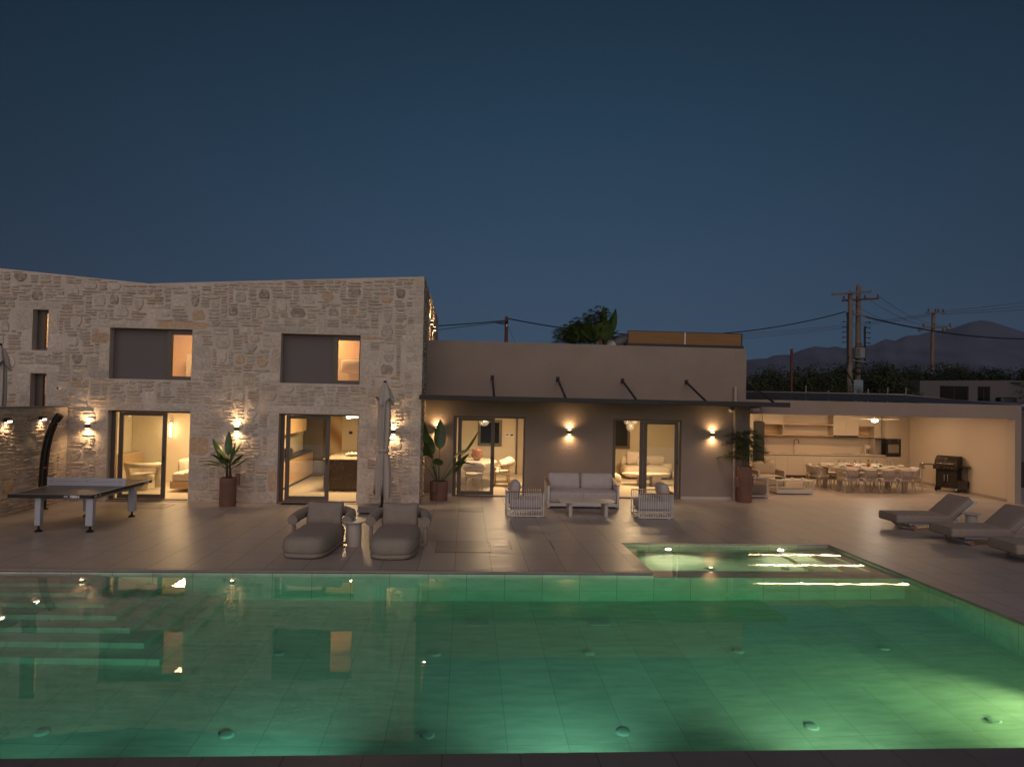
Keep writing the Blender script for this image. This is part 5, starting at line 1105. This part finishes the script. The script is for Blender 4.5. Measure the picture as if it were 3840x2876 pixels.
def uchair():
    t = thing('upholstered_chair', '', 'dining chair')  # faces +y
    for s in (-1,1):
        for y in (-.2,.22): obj('leg', G().tube([(s*.22,y,.40),(s*.25,y*1.1,.012)], [.022,.014], 8), m_oak, t, True)
    obj('seat', G().cush(0,0,.44,.52,.50,.12,.05,.02,n=5), m_boucle, t, True); obj('backrest', G().tube([(.27,.05,.66),(.26,-.12,.68),(.18,-.24,.72),(0,-.28,.74),(-.18,-.24,.72),(-.26,-.12,.68),(-.27,.05,.66)], [.07,.10,.13,.14,.13,.10,.07], 12), m_boucle, t, True); obj('back_rail', G().tube([(.27,.10,.58),(.26,-.15,.58),(0,-.26,.58),(-.26,-.15,.58),(-.27,.10,.58)], .018, 8).tube([(.26,.08,.42),(.27,.08,.60)], .016, 6).tube([(-.26,.08,.42),(-.27,.08,.60)], .016, 6), m_oak, t, True); return t
u = uchair(); u['group'] = 'upholstered chairs at the indoor dining table'; u.location = (.30,21.55,0); u['label'] = 'cream upholstered chair with its back to the glass door'
for x, y, rz, l in ((1.22,22.55,PI/2-.1,'cream upholstered chair on the right side, nearer the door'),(1.22,23.4,PI/2,'cream upholstered chair on the right side, farther in'),(-.45,22.5,-PI/2,'cream upholstered chair on the left side, nearer the door'),(-.45,23.4,-PI/2,'cream upholstered chair on the left side, farther in')): dup(u, (x,y,0), rz, label=l)
t = thing('orange_vase', 'patterned orange vase on the indoor dining table', 'vase', (.40,23.1,.751)); obj('body', G().lathe([(.07,0),(.16,.10),(.19,.20),(.15,.30),(.17,.38),(.15,.38),(.13,.3)], n=24), M('vase_glaze',(.20,.08,.04),.4,var=.5,vscale=14), t, True); obj('foot', G().cyl(0,0,-.0,.012,.085,20), m_terra, t)
t = thing('glass_pendant', 'clear glass pendant lamp over the indoor dining table', 'pendant lamp', (.60,23.0,2.0)); obj('cord', G().cyl(0,0,.12,.54,.006,6), m_black, t); obj('shade', G().lathe([(.03,.12),(.12,.08),(.17,0),(.12,-.09),(.0,-.13)], n=24), m_wg, t, True); obj('socket_cap', G().lathe([(0,-.04),(.03,-.01),(.03,.02),(0,.05)], n=12), m_steel, t, True)
# room 4: living
def blob_sofa(name, label, x, y, rz, w_, cat='sofa'):
    t = thing(name, label, cat, (x,y,0), rz); obj('seat', G().cush(0,0,.27,w_,.95,.40,.18,.03,n=6), m_boucle, t, True); obj('back', G().cush(0,.38,.62,w_,.34,.42,.16,.03,n=6), m_boucle, t, True); obj('foot', G().box(-w_/2+.15,-w_/2+.25,-.3,-.2,.012,.07).box(w_/2-.25,w_/2-.15,-.3,-.2,.012,.07), m_dark, t); return t
s_ = blob_sofa('boucle_sofa', 'cream rounded sofa with square pillows behind the fourth glass door', 6.55, 25.3, 0, 1.7); obj('pillow', G().cush(-.42,.10,.74,.50,.18,.48,.07,.06,n=6), m_fabric_l, s_, True); obj('pillow', G().cush(-.12,-.02,.62,.42,.14,.26,.06,.05,n=6), m_boucle, s_, True)
blob_sofa('boucle_pouf_chair', 'cream ribbed rounded chair at the left jamb of the fourth glass door', 4.55, 22.6, PI/2, .9, 'armchair')
t = thing('pebble_table', 'low cream pebble shaped coffee table in the living room', 'coffee table', (6.05,23.2,0)); pl = [((.72+.12*math.sin(2*a+1))*math.cos(a), (.42+.06*math.sin(3*a))*math.sin(a)) for a in [2*PI*k/36 for k in range(36)]]; obj('tabletop', G().prism(pl,'z',.37,.41), m_boucle, t); obj('leg', G().bbox(-.28,-.12,-.2,.2,.012,.369,.02), m_boucle, t); obj('leg', G().bbox(.15,.45,-.2,.2,.012,.369,.02), m_boucle, t)
t = thing('open_book', 'open book on the pebble shaped coffee table', 'book', (5.95,23.2,.411)); obj('page', G().bbox(-.16,0,-.11,.11,0,.015,.004).bbox(.0,.16,-.11,.11,0,.012,.004), m_china, t); obj('picture', G().box(-.14,-.02,-.09,.09,.0155,.017), m_dark, t)
for x, r_, h_, l in ((7.35,.24,.52,'large cream floor pot in the living room corner'),(7.62,.18,.34,'small cream floor pot in front of the large one')):
    t = thing('floor_pot', l, 'pot', (x,25.3 if r_>.2 else 24.9,0.012)); obj('body', G().lathe([(r_*.7,0),(r_,h_*.4),(r_*.95,h_*.8),(r_*.8,h_),(r_*.7,h_),(r_*.7,h_-.1)], n=28), m_boucle, t, True); obj('rim', G().tube([(r_*.78*math.cos(2*PI*k/20), r_*.78*math.sin(2*PI*k/20), h_) for k in range(20)], .012, 6, closed=True), m_boucle, t, True)
t = thing('wall_shelf', 'thin dark floating shelf at the left of the living room', 'shelf', (5.45,26.38,.82)); obj('board', G().bbox(-.6,.18,-.28,0,0,.035,.006), m_teak, t); obj('bracket', G().box(-.1,-.08,-.2,0,-.1,-.001), m_teak, t)
t = thing('bubble_pendant', 'clear glass bubble pendant cluster in the living room', 'pendant lamp', (5.55,23.6,1.98)); obj('cord', G().cyl(0,0,.1,.56,.006,6), m_black, t); g = G()
for x, z, r_ in ((-.08,.12,.13),(.02,-.06,.15),(.16,.14,.14)): g.lathe([(0,-r_),(r_*.7,-r_*.7),(r_,0),(r_*.7,r_*.7),(0,r_)], 0, 0, 18, Matrix.Translation((x,0,z)))
obj('bubbles', g, m_wg, t, True); obj('socket_cap', G().lathe([(0,-.03),(.025,0),(0,.04)], n=10), m_steel, t, True)
# ------------------------------------------------------------------ on the wing roof
rr = random.Random(12)
t = thing('rooftop_plant_clump', 'mixed clump of broad leaves and bamboo foliage rising above the wing parapet', 'plant', (4.05, 24.0, 4.2))
obj('planter', G().bbox(-.85,.95,-.3,.3,0,.42,.01), m_terra, t)
for k in range(40):
    az = rr.uniform(0, 2*PI); x = rr.uniform(-.6,.75); L = .75 + .55*max(0,(x+.6)/1.4) + rr.uniform(-.1,.15); g = G(); leaf(g, (x,rr.uniform(-.15,.15),.35), az, L, rr.uniform(.26,.38), rr.uniform(.85,1.45), rr.uniform(.1,.9), .30, 7, rr.uniform(0,.9)); obj('leaf', g, m_leaf, t, True)
g = G(); leaf(g, (.72,0,.5), .3, 1.35, .36, 1.35, .1, .3, 8, 1.1); obj('leaf', g, m_leaf, t, True); g = G(); leaf(g, (.62,0,.6), 1.4, 1.3, .30, 1.5, .0, .3, 8, .7); obj('leaf', g, m_leaf, t, True)
g = G(); gs = G()
for k in range(7): x = -.75+.22*k; h = .55 + .9*max(0,(x+.75)/1.5); gs.tube([(x,0,.35),(x+.05,0,.35+h)], [.012,.006], 5); bamboo(g, gs, rr, x, 0, .4, h, 26, .42, .19)
obj('stem', gs, m_stem, t); obj('foliage', g, m_leaf2, t)
g = G()
for k in range(5): g.tube([(.42+.035*k,-.25,.4),(.38+.02*k,-.22,1.25-.06*k)], .012, 6)
obj('cane', g, M('dry_cane',(.22,.14,.08),.7), t)
t = thing('rooftop_screen_box', 'long low box with two brown panels on the flat roof', 'roof unit', (7.55,24.0,4.2))
obj('frame', G().bbox(-2.06,2.06,-.05,1.2,.50,.595,.006).bbox(-2.03,2.03,.0,.03,1.015,1.035,.003).bbox(-2.03,-2.005,-.0,.03,.596,1.014,.003).bbox(1.99,2.03,-.0,.5,.596,1.014,.003), m_dark, t)
m_ply = wood_mat('brown_panel', (.24,.125,.038), (.29,.155,.05), 3.0, 0, .6)
obj('panel', G().box(-2.0,-.03,.004,.022,.60,1.012), m_ply, t); obj('panel', G().box(.0,1.985,.004,.022,.60,1.012), m_ply, t); obj('divider', G().box(-.026,-.004,-.006,.024,.60,1.013), m_steel, t); obj('support', G().box(-1.8,-1.7,.1,.2,0,.5).box(1.7,1.8,.1,.2,0,.5), m_dark, t)
t = thing('curved_duct', 'curved grey and cream ventilation duct beside the brown panel box', 'duct', (0,24.6,0))
P = [(4.55,0,4.35),(4.85,0,4.62),(5.15,0,4.80),(5.5,0,4.88),(5.9,0,4.90)]
obj('duct_body', G().tube(P, .27, 24), M('grey_duct',(.13,.13,.14),.5,.3), t, 'auto'); obj('band', G().tube([(4.93,0,4.665),(5.16,0,4.803)], .275, 24), m_white, t, 'auto')
# ------------------------------------------------------------------ poles and lines
m_pole = M('weathered_wood_pole', (.20,.155,.12), .85, bump=.5, scale=12, dist=.01, var=.2); m_rust = M('rusty_post', (.13,.045,.02), .85, var=.2); m_ins = M('brown_porcelain', (.12,.04,.03), .3); m_cable = M('black_cable', (.012,.012,.013), .6); m_gal = M('galvanised_steel', (.26,.26,.25), .5, .5)
def insulator(par, x, y, z, s=1.0):
    obj('insulator', G().lathe([(.03*s,0),(.07*s,.03*s),(.03*s,.06*s),(.07*s,.10*s),(.03*s,.13*s),(.06*s,.17*s),(.02*s,.22*s)], n=12, T=Matrix.Translation((x,y,z))), m_ins, par, True)
t = thing('utility_pole', 'short rust brown wooden pole with bundled cables behind the flat roof', 'utility pole', (2.20,40,0)); obj('shaft', G().tube([(0,0,0),(0,0,7.4),(0,0,7.5)], [.13,.095,.05], 12), m_rust, t, 'auto')
g = G(); rr = random.Random(5)
for k in range(5): g.tube([(.08,-.08,7.3-.02*k),(.0+.1*math.sin(k),-.14,7.2-.05*k),(-.3,-.1,7.15-.04*k*rr.random()),(-.65,0,7.12)], .014, 5)
obj('cable_knot', g, m_cable, t); obj('plate', G().box(-.02,.05,-.125,-.115,6.9,7.05), m_white, t)
t = thing('transformer_pole', 'double wooden pole carrying a grey transformer and crossarms', 'utility pole', (25.25,45,0))
obj('shaft', G().tube([(0,0,0),(-.02,0,10.3),(-.02,0,10.47)], [.20,.15,.05], 14), m_pole, t, 'auto'); obj('shaft', G().tube([(.72,.3,0),(.70,.3,10.8),(.70,.3,10.95)], [.20,.15,.05], 14), m_pole, t, 'auto')
obj('crossarm', G().bbox(-1.38,1.32,-.24,-.13,-.06,.06,.01,T=Matrix.Translation((0,0,10.28)) @ Matrix.Rotation(-.10,4,'Y')), m_pole, t); obj('crossarm', G().bbox(-.52,2.03,.1,.19,-.055,.055,.01,T=Matrix.Translation((0,0,9.84)) @ Matrix.Rotation(-.09,4,'Y')), m_rust, t); obj('crossarm', G().bbox(.05,1.15,-.2,-.1,-.05,.05,.01,T=Matrix.Translation((0,0,8.9)) @ Matrix.Rotation(.13,4,'Y')), m_pole, t); obj('crossarm', G().bbox(.0,.95,-.24,-.14,-.04,.04,.01,T=Matrix.Translation((0,0,5.85)) @ Matrix.Rotation(.12,4,'Y')), m_gal, t)
for q in (((-.35,-.2,10.2),(.0,-.2,9.9)),((.5,-.2,10.3),(.05,-.2,9.9)),((.3,.1,9.8),(.68,.1,9.4)),((1.25,.1,9.85),(.75,.1,9.3))): obj('strut', G().tube(q, .02, 5), m_gal, t)
for x, z in ((-.42,9.88),(1.02,10.0),(1.92,10.08),(.24,8.92),(.48,8.88)): insulator(t, x, .1, z, 1.0)
tf = obj('transformer', G().bbox(.08,.72,-.55,-.1,5.98,6.65,.02), M('transformer_grey',(.22,.24,.23),.5), t)
for k in range(7): obj('cooling_fin', G().box(.11+.035*k,.125+.035*k,-.62,-.551,6.1,6.6), _mats['transformer_grey'], tf)
for k in range(4): insulator(tf, .30+.09*k, -.3, 6.65, 1.5)
obj('meter_box', G().bbox(.12,.75,-.3,-.05,2.6,4.55,.02), M('pale_blue_cabinet',(.22,.27,.29),.5), t); g = G(); rr = random.Random(8)
for k in range(7): a = .28+.03*k; g.tube([(.42+a*math.cos(q)*.8,-.35+.02*k,5.15+a*math.sin(q)*.55) for q in [2*PI*i/14 for i in range(14)]], .018, 5, closed=True)
obj('cable_coil', g, m_cable, t); g = G()
for s, x0 in ((-1,-.22),(1,.95)):
    for k in range(3): g.tube([(x0+.05*k*s,-.1,9.0-(.9 if s>0 else .0)),(x0-.04+.03*k,-.1,8.0),(x0-.02+.04*math.sin(k),-.1,6.6),(x0+.02,-.1,5.6)], .05-.008*k, 6)
    for k in range(5): z = 8.35-.34*k; g.tube([(x0,-.1,z),(x0+s*.22,-.1,z+.04),(x0+s*.36,-.1,z)], [.022,.022,.045], 5)
g.tube([(-.15,-.2,6.1),(-.5,-.2,5.3),(.0,-.2,4.6),(.1,-.2,4.3)], .035, 5)
obj('service_cables', g, m_cable, t)
t = thing('utility_pole', 'single wooden pole with two crossarms in front of the mountain', 'utility pole', (41.2,60,0)); obj('shaft', G().tube([(-.12,0,0),(.1,0,11.3)], [.22,.15], 12), m_pole, t, 'auto')
obj('crossarm', G().bbox(-.7,1.05,-.25,-.13,11.2,11.32,.01), m_pole, t); obj('crossarm', G().bbox(-1.35,1.65,-.25,-.13,-.07,.07,.01,T=Matrix.Translation((0,0,9.98)) @ Matrix.Rotation(-.05,4,'Y')), m_pole, t); obj('strut', G().tube([(-.45,-.2,10.0),(.08,-.2,10.45)], .025, 5), m_gal, t); obj('strut', G().tube([(.6,-.2,10.05),(.08,-.2,10.45)], .025, 5), m_gal, t)
for x, z in ((-.5,11.35),(.15,11.35),(.4,11.35),(.85,11.35),(-.95,10.0),(.85,9.65),(1.5,10.1)): insulator(t, x, -.2, z, 1.3)
for x, z in ((-1.3,9.55),(1.3,9.75)): obj('surge_arrester', G().lathe([(.05,0),(.12,.1),(.12,.3),(.05,.42)], n=12, T=Matrix.Translation((x,-.2,z))), m_gal, t)
def wire(name, label, a, b, sag, r, grp='power lines'):
    n = 24; a, b = Vector(a), Vector(b); pts = []
    for k in range(n+1): s = k/n; p = a.lerp(b, s); p.z -= sag*4*s*(1-s); pts.append(tuple(p))
    o = obj(name, G().tube(pts, r, 6, False), m_cable, None, True); tag(o, label, 'cable', grp)
wire('power_cable', 'thick black cable from the short pole toward the transformer pole', (2.3,40,7.37), (24.9,45,9.05), 1.25, .035)
wire('power_cable', 'thick cable running left from the short pole behind the stone house', (2.1,40,7.25), (-14,40,6.6), .35, .032); wire('power_cable', 'thin lower cable left of the short pole', (1.6,40,7.12), (-14,40,4.4), -.1, .018)
wire('power_cable', 'thick black cable right of the transformer pole', (26.3,45,8.75), (50,52,9.0), .9, .045)
wire('guy_wire', 'thin wire slanting down right of the short pole', (2.3,40,6.9), (3.3,40,4.9), .03, .008)
for k, (za, zb, l) in enumerate(((11.35,14.6,'top'),(11.25,13.9,'middle'),(11.15,13.4,'lowest'))): wire('power_line', f'thin wire running right from the far pole, {l} one of three', (41.2+.4*k,59.8,za), (62,58,zb), .25, .014)
for k, (za, zb) in enumerate(((8.9,11.2),(8.6,11.1),(8.3,11.0))): wire('power_line', f'thin distant wire left of the far pole, {("top","middle","lowest")[k]} of three', (9.,60,za-.9), (41.0,60,zb), .55, .013)
for (a, b, l) in (((27.2,45.1,10.2),(42.6,59.8,10.1),'highest slanting wire between the two big poles'),((26.3,45.1,10.1),(41.8,59.8,10.0),'middle slanting wire between the two big poles'),((24.9,45.1,9.95),(40.0,59.8,9.9),'lowest slanting wire between the two big poles')): wire('power_line', l, a, b, .5, .010)
o = obj('steel_post', G().bbox(-.045,.045,-.045,.045,0,5.25,.01), m_rust); o.location = (14.19,30,0); tag(o, 'rust brown square steel post behind the pavilion roof', 'post')
for i, (x, z) in enumerate(((15.10,3.67),(16.14,3.47),(17.97,3.60),(18.88,3.66),(19.73,3.69))):
    o = obj('fence_post', G().cyl(0,0,0,z,.028,8), m_gal); o.location = (x,30.5,0); tag(o, ['leftmost thin pale fence post','second pale fence post, just left of the transformer pole','third pale fence post, right of the transformer pole','fourth pale fence post','rightmost pale fence post beside the neighbour house'][i]+' behind the pavilion', 'fence post', 'thin fence posts behind the pavilion')
# ------------------------------------------------------------------ neighbour house, blue roofed shed
m_nb = M('neighbour_plaster', (.125,.115,.115), .9, bump=.3, scale=5); t = thing('neighbour_house', 'plain grey single storey house with dark windows at the right edge', 'house', (33.41,50,0))
g = wall_cells(0, 6.75, 0, [(0,4.82),(6.75,5.0)], [(1.54,3.77,1.9,4.48),(4.47,5.45,1.9,4.49)], lambda u, z, d: (u,-d,z), .25); g.quad((0,0,0),(0,9,0),(0,9,4.9),(0,0,4.82)); g.quad((6.75,0,0),(12,1.4,0),(12,1.4,5.05),(6.75,0,5.0)); g.quad((0,.25,4.7),(12,.25,4.7),(12,9,4.7),(0,9,4.7)); obj('wall', g, m_nb, t)
m_dg = M('dark_glass', (.008,.010,.010), .08)
for a, b in ((1.54,3.77),(4.47,5.45)):
    fr = obj('window_frame', G().bbox(a,b,.1,.15,1.9,1.96,.004).bbox(a,b,.1,.15,4.42,4.48,.004).bbox(a,a+.06,.1,.15,1.961,4.419,.004).bbox(b-.06,b,.1,.15,1.961,4.419,.004).bbox((a+b)/2+.03,(a+b)/2+.10,.1,.15,1.961,4.419,.004), m_dark, t); obj('glass', G().box(a+.05,b-.05,.12,.13,1.95,4.43), m_dg, fr)
obj('wall_slot', G().box(7.1,8.1,.02,.25,4.80,4.88), m_dark, t)
t = thing('covered_grill', 'dark covered garden grill in front of the neighbour house', 'grill', (38.9,48.5,0)); obj('cover', G().cush(0,0,3.2,1.3,.6,1.0,.12,.05,n=5), m_black, t, True); obj('leg', G().box(-.5,-.45,-.2,.2,0,2.75).box(.45,.5,-.2,.2,0,2.75), m_dark, t)
t = thing('blue_roofed_shed', 'low shed with dark blue sheet roof at the right edge behind the pavilion', 'shed', (25.2,36,0))
obj('roof', G().add([(0,0,2.95),(9,0,2.72),(9,5,3.28),(0,5,3.36),(0,0,2.90),(9,0,2.62),(9,5,3.2),(0,5,3.3)],[(0,1,2,3),(7,6,5,4),(0,4,5,1),(1,5,6,2),(2,6,7,3),(3,7,4,0)]), M('dark_blue_sheet',(.018,.045,.085),.3,.2,bump=.4,scale=3), t); obj('wall', G().box(.3,8.8,.3,4.8,0,2.6), m_nb, t)
# ------------------------------------------------------------------ trees
m_ol = M('olive_foliage', (.034,.048,.018), .8, var=.45, vscale=1.3); m_ol2 = M('dark_foliage', (.014,.024,.008), .8, var=.45, vscale=1.3); m_bark = M('bark', (.09,.07,.05), .95, bump=.6, scale=10)
def crown_mesh(seed, n):
    r = random.Random(seed); g = G(); cl = [(Vector((r.gauss(0,.42),r.gauss(0,.42),r.uniform(-.42,.55))), r.uniform(.24,.45)) for _ in range(26)]
    for c, q in cl:
        for k in range(n):
            d = Vector((r.gauss(0,1),r.gauss(0,1),r.gauss(0,1))).normalized(); p = c + d*q*r.uniform(.65,1.08); s = r.uniform(.022,.05); u = Vector((r.gauss(0,1),r.gauss(0,1),r.gauss(0,.7))).normalized(); v = u.cross(d).normalized()*s*.55; u = u*s
            g.add([tuple(p-u), tuple(p+v), tuple(p+u), tuple(p-v)], [(0,1,2,3)])
    return g
protos = []
for i in range(3):
    t = thing('olive_tree', '', 'tree'); gt = G().tube([(0,0,0),(.05,0,.9),(.02,.05,1.8)], [.26,.18,.14], 10)
    for k in range(5): a = k*1.257+i; gt.tube([(.02,.05,1.6),(.5*math.cos(a),.5*math.sin(a),2.5),(1.1*math.cos(a),1.1*math.sin(a),3.6)], [.10,.07,.03], 6)
    obj('trunk', gt, m_bark, t); g = crown_mesh(40+i, 260); cr_ = obj('crown', g, (m_ol, m_ol2, m_ol)[i], t); cr_.location = (0,0,3.9); cr_.scale = (2.2,2.2,2.2); protos.append(t)
tops = [(21.1,5.5,48),(22.6,5.9,50),(24.3,6.1,50),(25.6,6.1,49),(27.2,6.25,53),(28.7,6.2,50),(30.0,6.1,52),(31.4,6.75,50),(32.8,6.1,53),(34.0,6.5,58),(35.6,6.2,53),(37.2,6.6,54),(38.6,6.5,54),(40.0,6.3,53),(41.4,6.8,54),(43.0,6.6,55),(44.8,6.5,55),(23.4,5.0,44),(26.6,5.0,44),(29.4,5.2,45),(19.6,5.3,49)]
used = [False]*3
for i, (x, z, y) in enumerate(tops):
    x = x*y/52; j = 1 if (i in (9,10,12,13,14,15,16)) else (0 if i % 2 else 2); H_ = z*y/52; s = H_/6.1
    lab = 'leafy tree number %d counted from the left in the grove behind the pavilion' % (i+1)
    lab = {0:'olive tree just right of the plaster wing',1:'second grove tree right of the plaster wing',2:'grove tree left of the rusty steel post',3:'grove tree behind the rusty steel post',4:'grove tree right of the rusty steel post',5:'grove tree left of the transformer pole',6:'grove tree hidden partly by the transformer pole',7:'tall crown just right of the transformer pole',8:'lower grove tree right of the tall crown',9:'dark rounded tree on the skyline between the two big poles',10:'dark tree left of the far single pole',11:'dark tree behind the far single pole',12:'dark tree right of the far single pole',13:'dark tree above the neighbour house, left',14:'dark tree above the neighbour house window',15:'dark tree above the neighbour house, right',16:'dark tree at the right edge of the photo',17:'low front grove tree near the wing corner',18:'low front grove tree by the rusty post',19:'low front grove tree below the transformer',20:'olive tree half hidden behind the plaster wing'}[i]
    o = dup(protos[j]) if used[j] else protos[j]; used[j] = True; o.location = (x,y,0); o.rotation_euler = (0,0,i*1.7); o.scale = (s*1.05,s*1.05,s); o['label'] = lab; o['group'] = 'trees of the grove behind the pavilion'
# ------------------------------------------------------------------ mountains
prof = [(-1.5,.02),(-.6,.03),(-.2,.035),(.1,.045),(.3,.058),(.4053,.0668),(.4228,.0697),(.4344,.07),(.448,.076),(.4714,.0772),(.487,.0847),(.5085,.0906),(.5262,.0889),(.54,.0914),(.5518,.0883),(.5854,.094),(.5973,.0952),(.6152,.1044),(.6301,.1019),(.645,.1094),(.665,.1115),(.6851,.1179),(.7132,.1216),(.7455,.1331),(.7617,.1365),(.778,.1341),(.8065,.1271),(.8294,.1209),(1.0,.09),(1.6,.05)]
from mathutils import noise
g = G(); vs = []; nx, ny, YM = 420, 34, 4000.0
for i in range(nx+1):
    u = -.3 + 1.6*i/nx; h = poly_z(prof, u)*YM
    for j in range(ny+1):
        s = j/ny; y = 2300 + 2200*s; q = (y-2300)/(YM-2300); f = q**1.3 if q <= 1 else max(0, 1-(q-1)*1.2)
        x = u*y*(1.0 if q <= 1 else YM/y); nz1 = noise.fractal(Vector((x*.0028, y*.0020, 0)), 1.0, 2.1, 6); rg = 1-abs(noise.noise(Vector((x*.0045,y*.0016,3))))
        z = h*f*(y/YM if q <= 1 else 1) + (nz1*60 + rg*45 - 30)*f*max(0, 1-(q if q <= 1 else 1)**6) - 3
        vs.append((x, y, z))
fs = [(i*(ny+1)+j, (i+1)*(ny+1)+j, (i+1)*(ny+1)+j+1, i*(ny+1)+j+1) for i in range(nx) for j in range(ny)]
m_mt = M('hazed_mountain_scrub', (.062,.066,.092), 1.0, var=.5, vscale=.004); g.add(vs, fs); o = struct('mountains', g, m_mt, True)  # scrub patches; bluish tone of distant haze is put into the base colour
# ------------------------------------------------------------------ evening air
g = G().box(-4600, 5900, -500, 5000, -3.5, 640)
mh = bpy.data.materials.new('haze_air'); mh.use_nodes = True; nn = mh.node_tree.nodes; nn.remove(nn['Principled BSDF'])
pv = nn.new('ShaderNodeVolumePrincipled'); pv.inputs['Color'].default_value = (.50,.68,1,1); pv.inputs['Density'].default_value = 0.00007; mh.node_tree.links.new(pv.outputs[0], nn['Material Output'].inputs['Volume'])
h = obj('haze', g, mh); h['kind'] = 'stuff'
